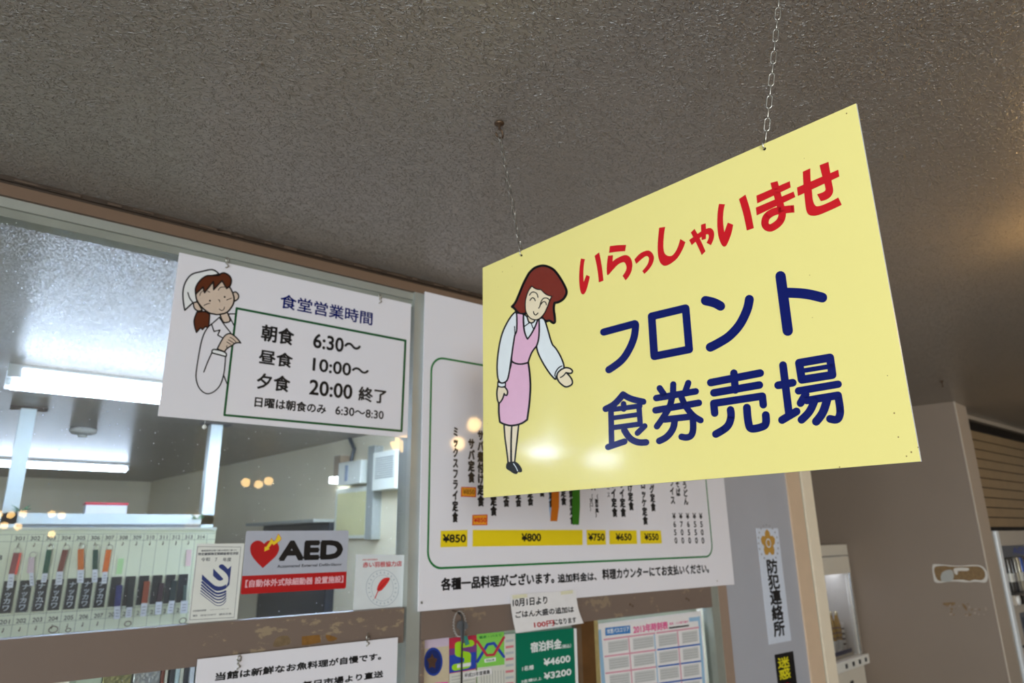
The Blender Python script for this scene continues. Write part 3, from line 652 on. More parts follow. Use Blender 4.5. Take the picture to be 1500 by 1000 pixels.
# fish notice under the rail
f0 = wallfr(2.272); a0, b0 = f0.uv(290, 963); a1, b1 = f0.uv(583, 935); bt = (b0 + b1)/2
f = f0.moved((a0 + a1)/2, bt - .42); w = (a1 - a0)/2; h = .42
t = thing('fish_notice_board', 'white notice board with black lettering about fresh fish, hung under the brown rail', 'sign', f)
M = Mesh(); M.rbox(-w, w, 0, h, -.005, 0, BOARD, .0008); build('panel', M, t)
small_hook(t, f, 349, 974, .034, .012); small_hook(t, f, 538, 942, .034, .008)
z = Z(f, 270, 925, 4.5455); M = Mesh(); z.text(M, '当館は新鮮なお魚料理が自慢です。', (203,330), (1312,137), BLACK, .0006, .05); build('notice_lettering', M, t)
M = Mesh(); z.text(M, '食材の魚は、毎日市場より直送', (310,452), (1325,255), BLACK, .0006, .05); build('notice_lettering', M, t)
M = Mesh(); z.text(M, 'しております。', (215,500), (700,420), BLACK, .0006, .05)
build('notice_lettering', M, t)
# ------------------------------------------------------------------ stickers on the pane
# defibrillator sticker
f0 = wallfr(2.3352); z = Z(f0, 345, 770, 8.824)
q = [z.uv(*p) for p in ((135,55),(65,885),(1425,810),(1460,68))]; x0, x1 = (q[0][0]+q[1][0])/2, (q[2][0]+q[3][0])/2; y0, y1 = (q[1][1]+q[2][1])/2, (q[0][1]+q[3][1])/2
f = f0.moved((x0+x1)/2, y0); w = (x1-x0)/2; h = y1-y0; z = Z(f, 345, 770, 8.824); rc = .006
t = thing('defibrillator_sticker', 'grey and red defibrillator sticker with a red heart, on the glass', 'sticker', f)
def rrect(x0, x1, y0, y1, r, rb=True):
    p = []
    for cx, cy, a0, on in ((x0+r, y0+r, 2, 1), (x1-r, y0+r, 3, 1), (x1-r, y1-r, 0, rb), (x0+r, y1-r, 1, rb)):
        if on: p += [(cx + r*math.cos((a0 + k/4)*math.pi/2), cy + r*math.sin((a0 + k/4)*math.pi/2)) for k in range(5)]
        else: p.append((x1, y1) if a0 == 0 else (x0, y1))
    return p
M = Mesh(); M.plate(rrect(-w, w, 0, h, rc), 0, .0006, mat('silver grey sticker', (176, 178, 190), .35)); build('sheet', M, t)
yr = (z.uv(75, 645)[1] + z.uv(1430, 592)[1])/2
M = Mesh(); M.poly(rrect(-w, w, 0, yr, rc, False), .0008, mat('sticker red', (178, 14, 20), .35)); tag(build('band', M, t), 'red lower band')
M = Mesh(); z.text(M, 'AED', (548,458), (1395,178), BLACK, .0009, .085); build('lettering', M, t); M = Mesh(); z.text(M, 'Automated External Defibrillator', (535,543), (1375,476), BLACK, .0009, .03); build('lettering', M, t); M = Mesh()
z.text(M, '【自動体外式除細動器 設置施設】', (120,800), (1395,640), mat('pale pink print', (226, 176, 184), .4), .0012, .03); build('lettering', M, t)
M = Mesh(); z.fill(M, [(350,545,1),(240,430),(192,340),(195,250),(250,197),(310,193),(368,232,1),(420,192),(500,190),(550,240),(560,310),(520,390),(430,475)], mat('sticker red', 0), .0010)
ZP = [(552,105),(588,160),(575,190),(490,250),(470,228),(425,285),(440,300),(370,330),(375,270),(395,272),(440,205),(462,160),(490,205),(515,185)]
z.fill(M, ZP, mat('bolt yellow', (232, 200, 40), .4), .0013, False); z.line(M, [p + (1,) for p in ZP], 8, RED, .0012, True, smooth=False); tag(build('heart_emblem', M, t), 'red heart with a yellow bolt')
# inspection sticker
q = [(288.5,796.1),(357.9,795.7),(347,907.4),(274.9,913)]; t, f = flat('inspection_sticker', 'white inspection sticker with a navy striped emblem, left of the defibrillator sticker', 'sticker', 2.3352, q, mat('off white sticker', (222, 222, 216), .4))
z = Z(f, 270, 780, 7.143); M = Mesh(); GI = mat('grey ink', (88, 90, 96), .5); NV2 = mat('emblem navy', (40, 56, 116), .4)
z.line(M, [(138,145,1),(590,150,1),(520,885,1),(55,912,1)], 4, GI, .0009, True)
z.text(M, '建築基準法第12条の規定に基づく', (175,198), (550,172), GI, .0009, .03); z.text(M, '特定建築物定期調査報告済証', (140,240), (568,200), GI, .0009, .04)
z.text(M, '令和', (172,302), (268,258), GI, .0009, .02); z.text(M, '7', (318,300), (345,262), GI, .0009, .02); z.text(M, '年度', (400,303), (492,258), GI, .0009, .02)
z.text(M, '次回報告期限', (85,830), (230,800), GI, .0009, .02); z.text(M, '令和10年3月31日', (262,812), (462,790), GI, .0009, .02); z.text(M, '報告', (88,880), (138,855), GI, .0009, .02); z.text(M, '特定行政庁', (165,875), (335,845), GI, .0009, .02); z.text(M, '横浜市長', (360,866), (492,834), GI, .0009, .02)
build('lettering', M, t)
M = Mesh()
z.fill(M, [(362,362),(370,338),(395,330),(420,345),(455,380,1),(490,345,1),(470,545,1),(437,578,1),(440,555),(458,510),(455,460),(425,415)], NV2, .0010)
z.fill(M, [(302,375,1),(395,470),(402,490),(375,502),(345,492),(298,448,1)], NV2, .0010)
z.fill(M, [(185,435,1),(300,540),(345,560),(390,560),(437,540,1),(437,582,1),(390,602),(340,608),(290,585),(180,490,1)], NV2, .0010)
for k, (yl, yb_, ye, wd) in enumerate(((510,632,608,21),(543,664,632,17),(574,696,656,14),(604,728,682,11),(632,758,708,7))):
    z.line(M, [(180 - k*4, yl, 1), (270, yl + 82), (335, yb_ + 2), (395, yb_ - 4), (437, ye, 1)], wd, NV2, .0009, cap=False)
tag(build('emblem', M, t), 'navy folded ribbon emblem above thin curved stripes')
# charity sticker with a red feather
q = [(521.5,812),(592,812.5),(589.5,889),(517,894)]; t, f = flat('charity_sticker', 'curling translucent sticker with a red feather in a ring, beside the window post', 'sticker', 2.3352, q, mat('frosted sticker', (216, 220, 222), .3))
z = Z(f, 515, 800, 10); M = Mesh(); RI = mat('faded red ink', (196, 88, 92), .5); z.text(M, '赤い羽根協力店', (160,315), (735,210), RI, .0009, .04); z.text(M, '神奈川県共同募金会', (158,212), (380,178), RI, .0009, .02); build('lettering', M, t)
M = Mesh(); GR = mat('pale grey ring ink', (170, 180, 190), .5)
for rx, ry, wd in ((238,265,8),(160,190,6)): z.line(M, [(450 + rx*math.cos(k*.4), 610 + ry*math.sin(k*.4)) for k in range(16)], wd, GR, .0009, True)
for k in range(22): a = k*.2856; z.line(M, [(450 + 185*math.cos(a), 610 + 212*math.sin(a)), (450 + 212*math.cos(a), 610 + 242*math.sin(a))], 14, GR, .0009, cap=False)
z.fill(M, [(552,460,1),(555,490),(510,560),(440,640),(385,660,1),(370,620),(400,540),(450,480),(500,458)], mat('feather red', (212, 44, 44), .4), .0010); z.line(M, [(385,655),(340,760)], 14, mat('feather red', 0), .0010); z.line(M, [(540,475),(380,650)], 8, mat('feather dark red', (150, 30, 30), .4), .0012)
tag(build('feather_emblem', M, t), 'red feather inside a grey ring')
# ------------------------------------------------------------------ key board standing in the office behind the glass
YK = 4.0; f0 = wallfr(YK); xL = -.75; xR = f0.uv(314, 800)[0]
yT = (f0.uv(0, 776)[1] + f0.uv(300, 776)[1])/2; yB = f0.uv(150, 926)[1] - .06
f = f0.moved(.4, yB); kb = thing('key_board', 'pale green room key board with numbered columns, behind the glass', 'key board', f)
KB = mat('pale green board', (232, 238, 214), .45, var=.03, vscale=6); LINE = mat('grey green rule', (128, 140, 128), .6)
M = Mesh(); M.rbox(xL - .4, xR - .4, 0, yT - yB, -.03, 0, KB, .002); build('panel', M, kb)
M = Mesh(); M.box(xL - .4, xR - .4, yT - yB, yT - yB + .012, -.03, .012, mat('pale cap', (226, 232, 220), .4)); build('top_rail', M, kb)
z1 = Z(f, 0, 765, 5.882)
u0 = z1.uv(100, 130)[0]; u7 = f.uv(170.4, 790)[0]; pit = (u7 - u0)/7.0 * 1.0
def row(yzoom): return z1.uv(300, yzoom)[1]
v_top, v_ln, v_num = row(103), row(163), row(150)
v_mid = row(500); v_200 = row(810); v_2ln = row(868); v_bot = 0.01
ncol = 15
M = Mesh(); hw = .0008
for i in range(-4, ncol + 1):
    x = u0 + i*pit
    if x < xR - .4: M.poly([(x-hw, .0), (x+hw, .0), (x+hw, v_top), (x-hw, v_top)], .0005, LINE)
for v in (v_top, v_ln, v_200 + .012, v_2ln): M.poly([(xL - .4, v-hw), (xR - .4, v-hw), (xR - .4, v+hw), (xL - .4, v+hw)], .0006, LINE)
build('ruling', M, kb)
INK = mat('grey number ink', (84, 84, 80), .5)
M = Mesh(); nh = row(118) - row(155)
def num(s, col, vbase, h, ww):
    gv, gf, hh = glyphs(s, False); c0 = u0 + (col + .5)*pit; M.textuv(gv, gf, c0 - ww/2, vbase, ww, h, INK, .001, .0004)
for i in range(14):
    M = Mesh(); num(str(301 + i), i, row(155), nh, pit*.62); build('number', M, kb)
for i in range(14):
    M = Mesh(); num(str(201 + i), i, row(866) + .004, nh, pit*.62); build('number', M, kb)
M = Mesh(); num('3', -1, row(318), nh*1.15, pit*.3); build('number', M, kb)
def hookat(col, v):
    M = Mesh(); c0 = u0 + (col + .5)*pit; M.tube([(c0, v + .006, .0), (c0, v + .005, .012), (c0 - .001, v - .006, .016), (c0 - .003, v - .010, .012), (c0 - .004, v - .004, .009)], .0016, RUST, 6); build('cup_hook', M, kb, None, True)
for i in range(13): hookat(i, row(190))
for i in range(7): hookat(i, row(905) - .0)
z2 = Z(f, 150, 765, 5.882)
TAG = mat('white tag', (222, 226, 236), .4); INKT = mat('tag ink', (120, 124, 140), .5)
KG = 'room keys on the upper hooks'
def strap_key(label, zz, top, bot, tagb, wd, col, group, ring=True, col2=None, tagw=None):
    """coloured strap from top to bot (crop points), white tag from bot to tagb"""
    T = Vector(zz.uv(*top)); B = Vector(zz.uv(*bot)); G = Vector(zz.uv(*tagb)); k = zz.uv(top[0] + wd, top[1])[0] - T.x
    fr = f.moved(G.x, G.y, .016); t = thing('room_key', label, 'key', fr, group)
    T -= G; B -= G; h = k/2
    m = mat('strap ' + '_'.join(map(str, col)), col, .6, var=.12, vscale=90)
    M = Mesh(); d = (T - B).normalized(); o = Vector((-d.y, d.x))*h
    q = [T + o, B + o, B - o, T - o]; M.plate([tuple(p) for p in q], -.002, .003, m)
    M.v = [Vector(p) for p in M.v]; build('strap', M, t)
    if col2:
        m2 = mat('strap ' + '_'.join(map(str, col2)), col2, .6); M = Mesh(); s_ = Vector((h*1.3, 0)); M.plate([tuple(p) for p in (T + s_ + o*.6, B + s_ + o*.6, B + s_ - o*.6, T + s_ - o*.6)], -.004, -.001, m2); build('strap', M, t)
    h2 = (tagw or wd)/wd*h
    M = Mesh(); o2 = Vector((h2, 0)); up = (B - Vector((0, 0)))*1.0
    M.plate([(B.x - h2, B.y + .004), (-h2, 0), (h2, 0), (B.x + h2, B.y + .004)], 0, .005, TAG)
    for j in range(3):
        c = B*(0.25 + .25*j); M.poly([(c.x - h2*.55, c.y - .0014), (c.x + h2*.55, c.y - .0014), (c.x + h2*.55, c.y + .0014), (c.x - h2*.55, c.y + .0014)], .0056, INKT)
    build('tag', M, t)
    if ring:
        M = Mesh(); R = .013; c = T + Vector((.002, R*.8)); M.tube([(c.x + R*math.cos(a*.45), c.y + R*math.sin(a*.45), .001 + .001*(a % 2)) for a in range(14)], .0014, STEEL, 6, True); build('ring', M, t, None, True)
    return t
C = (
 ('faded brick red key strap with a bright red one on hook 301', z1, (138,262), (95,450), (82,562), 50, (150,76,74), (238,92,72), 50),
 ('pale pink key tag on hook 302', z1, (272,300), (264,440), (272,545), 44, (222,200,206), None, 36),
 ('dark green key strap on hook 303', z1, (420,235), (384,445), (370,515), 46, (28,86,62), None, 44),
 ('brown key strap on hook 304', z1, (560,235), (510,430), (500,535), 50, (128,66,54), None, 56),
 ('orange key strap on hook 305', z1, (692,228), (690,415), (685,520), 52, (214,112,30), None, 56),
 ('dark green key strap on hook 306', z1, (818,235), (812,412), (808,515), 44, (30,72,58), None, 46),
 ('orange key strap on hook 307', z1, (932,235), (898,432), (890,525), 48, (226,112,34), None, 42))
for lab, zz, a, b, g, wd, c_, c2, tw_ in C: strap_key(lab, zz, a, b, g, wd, c_, KG, True, c2, tw_)
C = (
 ('dark blue key strap over the first black plate to the right of column 307', (140,540), (122,728), (118,830), 52, (42,46,110), 52),
 ('black green key strap over the second black plate right of column 307', (246,480), (226,735), (216,815), 56, (24,34,36), 50),
 ('rust red key strap over a black plate in the key board', (378,505), (354,700), (342,805), 50, (150,66,34), 50),
 ('dark maroon key strap over a black plate in the key board', (505,520), (480,690), (470,790), 44, (58,34,44), 54),
 ('dark teal key strap over a black plate near the inspection sticker', (612,500), (590,680), (574,780), 50, (24,46,50), 48),
 ('grey green key strap nearest the inspection sticker', (706,540), (698,680), (692,780), 30, (70,92,88), 60))
for lab, a, b, g, wd, c_, tw_ in C: strap_key(lab, z2, a, b, g, wd, c_, 'room keys on the lower hooks', False, None, tw_)
# black name plates
PL_ = mat('black plate', (28, 32, 38), .35); CH = mat('white paint marker', (196, 204, 214), .6)
kz = [(z1, (40,505), (140,778), '301'), (z1, (180,500), (278,775), '302'), (z1, (318,498), (412,768), '303'), (z1, (452,492), (546,765), '304'), (z1, (588,490), (680,758), '305'), (z1, (715,486), (806,752), '306'), (z1, (845,482), (935,744), '307')]
ordn = ('first', 'second', 'third', 'fourth', 'fifth', 'sixth')
kz += [(z2, (x, 480 - i*6), (x + 84, 735 - i*6), ordn[i]) for i, x in enumerate((85, 210, 328, 444, 558, 668))]
pwid = z1.uv(550, 600)[0] - z1.uv(452, 600)[0]; ph = row(495) - row(765)
for i, (zz, tl, br, nm) in enumerate(kz):
    cu = u0 + (i + .5)*pit - pit*.10
    lab = ('black plate with white handwriting in column %s of the key board' % nm) if i < 7 else ('black plate behind a key strap, %s to the right of column 307' % nm)
    t = thing('name_plate', lab, 'plate', f.moved(cu, row(765), .004), 'black plates on the key board')
    M = Mesh(); M.rbox(-pwid/2, pwid/2, 0, ph, 0, .004, PL_, .001); build('plate', M, t)
    if i < 7:
        M = Mesh(); gv, gf, hh = glyphs('ナッカワ', True); M.textuv(gv, gf, -pwid*.28, ph*.07, pwid*.58, ph*.82, CH, .0046, .0006); build('handwriting', M, t)
# slips and empty rings
def slip(label, zz, q, c):
    p = [Vector(zz.uv(*a)) for a in q]; cx = sum(a.x for a in p)/4; b = min(a.y for a in p)
    t = thing('paper_slip', label, 'paper', f.moved(cx, b, .003), None); M = Mesh(); M.plate([(a.x - cx, a.y - b) for a in p], 0, .0006, mat('slip ' + label[:10], c, .7)); build('sheet', M, t)
slip('pale green paper slip stuck in column 308', z2, [(135,310),(185,310),(165,445),(115,445)], (190,232,170)); slip('pale pink paper slip stuck in column 313', z2, [(722,235),(768,235),(758,375),(712,375)], (238,210,212))
slip('white pink paper slip hanging in column 302', z1, [(245,300),(292,300),(275,435),(228,435)], (226,208,212))
for lab, zz, c_, r_ in (('empty wire ring on hook 204', z1, (456,920), 38), ('wire ring on hook 205', z1, (585,925), 22), ('steel ring with an orange tab under the second strap', z2, (215,870), 28), ('thin steel ring below the last strap', z2, (688,845), 30)):
    c = zz.uv(*c_); R = zz.uv(c_[0] + r_, c_[1])[0] - c[0]
    t = thing('key_ring', lab, 'ring', f.moved(c[0], c[1] - R, .012), 'loose key rings'); M = Mesh(); M.tube([(R*math.cos(k*.35), R + R*.8*math.sin(k*.35), .002*math.sin(k)) for k in range(18)], .0018, RUST, 6, True); build('ring', M, t, None, True)
# ------------------------------------------------------------------ things on the partition rail and office walls
fp = wallfr(6.40)
def at_f(fr, px, py, w=0): return fr.at(*fr.uv(px, py), w)
z3 = Z(fp, 0, 500, 3.847)
q = [Vector(z3.uv(*p)) for p in ((488,905),(722,912),(720,955),(484,955))]
t = thing('document_box', 'white box with a red lid on the aluminium rail in the office', 'box', fp.moved((q[0].x + q[1].x)/2, zr + .03 - CZ, -.02))
w = (q[1].x - q[0].x)/2; h = q[0].y - q[3].y + .02
M = Mesh(); M.rbox(-w, w, 0, h*.78, -.12, 0, mat('white carton', (214, 216, 220), .5), .003); build('carton', M, t)
M = Mesh(); M.rbox(-w*1.04, w*1.04, h*.78, h, -.13, .006, mat('red lid', (196, 40, 62), .45), .003); build('lid', M, t)
LEAF = mat('artificial green leaf', (70, 142, 100), .5, var=.2)
def sprig(label, px, py):
    P = at_f(fp, px, py); t = thing('leaf_sprig', label, 'leaves', Vector((P.x, P.y - .03, zr + .03 if py < 755 else zr - .02)), 'green sprigs on the aluminium rail')
    for k in range(7):
        M = Mesh(); a = k*.95; L = .065 + .02*(k % 3); d = Vector((math.cos(a), math.sin(a)*.5, .25 + .3*math.sin(k*2.1))).normalized(); s = d.cross(Vector((0, 0, 1))).normalized()*.012
        p0 = Vector((0, 0, .012)); M.raw([p0, p0 + d*L*.45 + s, p0 + d*L, p0 + d*L*.45 - s, p0 + d*L*.45 + Vector((0, 0, .008))], [(0, 3, 4), (0, 4, 1), (1, 4, 2), (4, 3, 2)], LEAF); build('leaf', M, t)
sprig('small green sprig at the left end of the aluminium rail', 30, 750); sprig('small green sprig at the right post of the aluminium rail', 288, 755)
# smoke detector
P = ceil_pt(122, 628); t = thing('smoke_detector', 'white round detector on the office ceiling', 'detector', P)
M = Mesh(); M.lathe([(.0, 0), (.11, 0), (.11, -.03), (.085, -.05), (.0, -.055)], mat('white plastic', (224, 226, 224), .4), 24, axis='z'); build('housing', M, t, None, True)
M = Mesh(); M.lathe([(.0, -.052), (.04, -.054), (.035, -.075), (0, -.078)], mat('white plastic', 0), 16, axis='z'); build('sensor', M, t, None, True)
# right-hand office wall: pilaster, board, boxes, louvre
z9 = Z(OFR, 480, 630, 5.0)
def wallbox(name, label, cat, q, th, m, zz=z9, b=.004, part='body'):
    p = [Vector(zz.uv(*a)) for a in q]; x0 = (p[0].x + p[3].x)/2; x1 = (p[1].x + p[2].x)/2; y0 = (p[2].y + p[3].y)/2; y1 = (p[0].y + p[1].y)/2
    fr = OFR.moved((x0 + x1)/2, y0); t = thing(name, label, cat, fr); w = (x1 - x0)/2
    M = Mesh(); M.rbox(-w, w, 0, y1 - y0, 0, th, m, b); build(part, M, t); return t, fr, w, y1 - y0
CRM = mat('cream box', (226, 228, 214), .45); GRYP = mat('grey pilaster', (150, 154, 146), .5)
t, fr, w, h = wallbox('wall_post', 'grey vertical channel on the office wall beside the notice panel', 'post', [(358,120),(405,120),(388,800),(335,800)], .10, GRYP)
t, fr, w, h = wallbox('notice_panel', 'cream yellow panel in a pale frame on the office wall', 'panel', [(85,440),(335,400),(325,795),(80,790)], .05, CRM, part='frame')
M = Mesh(); M.box(-w*.86, w*.84, h*.06, h*.90, .05, .054, mat('yellow cream sheet', (222, 216, 160), .5)); tag(build('sheet', M, t), 'yellow cream sheet')
t, fr, w, h = wallbox('breaker_box', 'cream switch box above the yellow cream panel', 'box', [(165,245),(330,225),(330,395),(165,405)], .14, CRM)
M = Mesh(); M.box(-w*.35, -w*.1, h*.15, h*.85, .14, .146, mat('blue grey window', (120, 138, 160), .3)); build('window', M, t)
t, fr, w, h = wallbox('wall_cover', 'small brown bracket left of the cream switch box', 'bracket', [(118,195),(165,190),(163,340),(118,345)], .12, mat('tan bracket', (160, 140, 112), .5))
t, fr, w, h = wallbox('small_lamp', 'small bright white lamp below the brown bracket', 'lamp', [(80,342),(160,339),(160,388),(80,390)], .115, mat('lit white lens', (236, 246, 255), .4, emit=2.2, var=0))
t, fr, w, h = wallbox('vent_unit', 'pale louvred vent unit beside the window post', 'vent', [(435,175),(600,150),(600,405),(430,470)], .16, CRM)
for k in range(10):
    M = Mesh(); y = h*(.30 + .058*k); M.box(-w*.72, w*.85, y, y + h*.022, .16, .168, GRYP); build('slat', M, t)
t, fr, w, h = wallbox('dark_screen', 'dark screen with a pale shelf above it, behind the defibrillator sticker', 'screen', [(-440,690),(50,690),(60,1400),(-440,1420)], .10, mat('dark glass', (38, 42, 50), .25))
M = Mesh(); M.rbox(-w*1.1, w*1.0, h*1.0, h*1.03, 0, .28, mat('grey shelf', (168, 170, 160), .5), .003); build('shelf', M, t)
M = Mesh(); M.tube([z9.fr.moved(0,0).uv(*z9.p(165,30)) + (.03,), z9.uv(190,85) + (.03,), z9.uv(225,140) + (.05,), z9.uv(235,230) + (.1,)], .02, mat('black cable sleeve', (60, 68, 74), .5), 8)
b_ = min(v.y for v in [Vector(x) for x in M.v]); o = build('cable', M, None, OFR, True); tag(o, 'dark cable running down the office wall to the switch box', 'cable')
# stacked goods seen under the rail at the left
fz = wallfr(2.75); 
M = Mesh(); M.box(-1.5, 1.25, CZ - .86, CZ - .84, 0, .1, OFFW); M.v = [(v[0], 2.65 + v[2], v[1]) for v in M.v]; struct('trim_10', M)
def good(name, label, cat, px0, px1, pyt, col, group, foil=False):
    a = fz.uv(px0, pyt); b = fz.uv(px1, pyt); x0, x1 = a[0], b[0]; H = (a[1] + b[1])/2 + .84
    fr = fz.moved((x0 + x1)/2, -.84); t = thing(name, label, cat, fr, group); w = (x1 - x0)/2
    M = Mesh(); M.rbox(-w, w, 0, H, -.14, 0, mat('good %s' % (col,), col, .3 if foil else .5, .9 if foil else 0, var=.3 if foil else .05, vscale=60, bump=.9 if foil else 0), .003); build('cover' if not foil else 'wrap', M, t)
    if not foil:
        M = Mesh(); M.box(-w*.7, w*.7, H*.55, H*.8, 0, .001, mat('spine label', (224, 224, 218), .6)); build('spine_label', M, t)
BG = 'files under the brown rail'
for i, (a, b, tp, c_, nm) in enumerate(((238,243,975,(120,56,36),'brown'), (244,248,972,(226,222,206),'cream'), (251,258,972,(36,40,44),'black'), (259,265,972,(196,216,220),'pale blue'), (266,271,971,(206,206,190),'ivory'), (272,279,969,(28,32,36),'dark'), (280,287,968,(208,214,222),'white grey'))):
    good('file_binder', nm + ' file binder standing below the brown rail, left of the fish notice', 'file', a, b, tp, c_, BG)
good('foil_bag', 'crinkled silver bag below the brown rail, left of the binders', 'bag', 197, 236, 980, (200, 204, 204), None, True)
good('foil_bag', 'crinkled olive and silver bag farther left below the brown rail', 'bag', 152, 194, 984, (170, 168, 120), None, True)
good('paper_box', 'pale green box at the left end below the brown rail', 'box', 112, 150, 992, (190, 204, 180), None)
# ------------------------------------------------------------------ papers right of the window post
YB = 2.334; zr1 = Z(wallfr(YB), 600, 840, 5.357); zr2 = Z(wallfr(YB), 840, 840, 5.357)
fb = wallfr(2.345)
M = Mesh(); M.box(1.46, 3.11, 1.0, CZ - .342, 2.40, 2.44, mat('pale green backing', (196, 206, 184), .5)); M.v = [(v[0], v[2], v[1]) for v in M.v]; M.f = [p[::-1] for p in M.f]; struct('trim_11', M)
wbox('trim_12', 2.185, 2.262, 2.30, 2.36, 1.0, CZ - .341, mat('dark varnished wood', (112, 76, 40), .4, var=.35, vscale=14))
wbox('trim_13', 2.262, 2.292, 2.305, 2.355, 1.0, CZ - .341, mat('straw strip', (188, 168, 112), .6, var=.3))
def pin(name, label, q, m, zz=zr1, Y=YB, group=None, th=.0006, **k): return flat(name, label, 'paper', Y, [zz.p(*p[:2]) + p[2:] for p in q], m, th, group, **k)
# emblem leaflet
t, ff = pin('leaflet', 'tan leaflet with a round blue emblem, nearest the window post', [(115,520),(308,500),(308,980),(110,980)], mat('tan leaflet', (206, 190, 160), .6, var=.08, vscale=60), group='leaflets behind the hanging key')
z = Z(ff, 600, 840, 5.357); M = Mesh(); z.fill(M, [(115,520,1),(308,500,1),(306,565,1),(113,590,1)], mat('pale mauve', (206, 186, 204), .6), .0009)
z.fill(M, [(185 + 73*math.cos(k*.3), 690 + 112*math.sin(k*.3)) for k in range(21)], mat('emblem blue', (24, 58, 150), .5), .0012); z.fill(M, [(185 + 60*math.cos(k*.3), 690 + 94*math.sin(k*.3)) for k in range(21)], mat('emblem deep blue', (20, 40, 104), .5), .0014)
z.fill(M, [(175 + (44 if k % 2 == 0 else 26)*math.cos(k*math.pi/5 - 1.57), 690 + (66 if k % 2 == 0 else 40)*math.sin(k*math.pi/5 - 1.57), 1) for k in range(10)], mat('emblem brown', (82, 56, 44), .5), .0016)
z.fill(M, [(200,855,1),(300,848,1),(300,900,1),(200,910,1)], mat('magenta print', (226, 80, 170), .5), .0012); build('print', M, t)
z.text(M, '募集', (150,850), (290,808), BROWN, .0012, .03)
# red and blue leaflet
t, ff = pin('leaflet', 'red and blue leaflet with a lime green letter shape, behind the hanging key', [(310,505),(525,480),(520,980),(312,980)], mat('leaflet red', (190, 44, 70), .5), group='leaflets behind the hanging key', Y=2.3335)
z = Z(ff, 600, 840, 5.357); M = Mesh(); LIME = mat('lime print', (160, 214, 34), .5)
z.fill(M, [(311,590,1),(523,560,1),(522,640,1),(311,670,1)], mat('mauve print', (120, 60, 130), .5), .0009); z.fill(M, [(311,640,1),(522,612,1),(520,742,1),(311,780,1)], mat('leaflet blue', (36, 66, 168), .5), .0011)
z.line(M, [(480,545,1),(380,560,1),(380,625,1),(455,640,1),(450,715,1),(355,735,1)], 52, LIME, .0014); z.fill(M, [(372,712,1),(480,695,1),(478,722,1),(370,740,1)], WHITE, .0017)
z.fill(M, [(311,785,1),(520,750,1),(520,980,1),(311,980,1)], mat('pale timetable', (208, 206, 196), .6), .0011)
for k in range(7): z.line(M, [(330,810+k*24,1),(510,778+k*24,1)], 4, mat('grey rule', (150, 150, 150), .6), .0014)
build('print', M, t)
# green leaflet
t, ff = pin('leaflet', 'lime green leaflet with crossing red and blue lines', [(527,475),(740,455),(748,980),(530,980)], mat('leaflet lime', (132, 204, 84), .5), group='leaflets behind the hanging key', Y=2.3330)
z = Z(ff, 600, 840, 5.357); M = Mesh()
z.line(M, [(530,690),(610,555,1),(660,545,1),(738,650)], 22, mat('leaflet blue', 0), .0011); z.line(M, [(530,530),(605,640,1),(660,635,1),(738,500)], 20, mat('leaflet red', 0), .0014)
z.fill(M, [(585,670,1),(675,655,1),(675,685,1),(588,698,1)], WHITE, .0014); z.text(M, '時刻表', (598,692), (665,664), GREEN, .0017, .02)
z.text(M, '電車・バスで', (545,512), (720,470), GREEN, .0012, .02)
z.fill(M, [(530,738,1),(744,712,1),(748,980,1),(530,980,1)], mat('pale timetable', 0), .0012)
for k in range(9): z.line(M, [(560+k*22,760,1),(566+k*22,980,1)], 4, mat('grey rule', 0), .0014)
build('print', M, t)
t, ff = pin('paper_strip', 'white strip of small black lettering below the leaflets', [(420,780),(640,740),(646,785),(425,828)], PAPER, Y=2.3312)
z = Z(ff, 600, 840, 5.357); M = Mesh(); z.text(M, '平成25年度募集', (428,818), (630,752), BLACK, .0009, .02); build('lettering', M, t)
t, ff = pin('timetable_sheet', 'pale sheet with faint red printing left of the green fee sign', [(742,478),(828,468),(832,980),(748,980)], mat('pale timetable', 0), Y=2.3345)
z = Z(ff, 600, 840, 5.357); M = Mesh()
for k in range(9): z.fill(M, [(752,520+k*48,1),(815,512+k*48,1),(816,530+k*48,1),(753,540+k*48,1)], mat('faint red', (206, 120, 130), .6) if k % 2 else mat('faint grey', (176, 180, 184), .6), .0009)
build('print', M, t)
# green accommodation fee sign
GS = mat('fee sign green', (0, 112, 84), .3)
t, ff = pin('fee_sign', 'green accommodation fee sign with white lettering', [(830,470),(1285,425),(1306,1000),(846,1000)], GS, Y=2.3300, th=.003)
z = Z(ff, 600, 840, 5.357); W_ = WHITE
for s, lb, rt, b in (('宿泊料金',(945,622),(1186,506),.04),('（税込）',(1190,588),(1262,546),.03),('¥4600',(1048,726),(1256,634),.05),('¥3200',(1050,832),(1264,740),.05),('1名様',(880,765),(970,712),.03),('2名様以上',(872,860),(1032,806),.03)): M = Mesh(); z.text(M, s, lb, rt, W_, .0036, b); build('lettering', M, t)
M = Mesh(); z.fill(M, [(1284,428,1),(1306,430,1),(1325,1000,1),(1303,1000,1)], WHITE, .0034); build('white_edge', M, t)
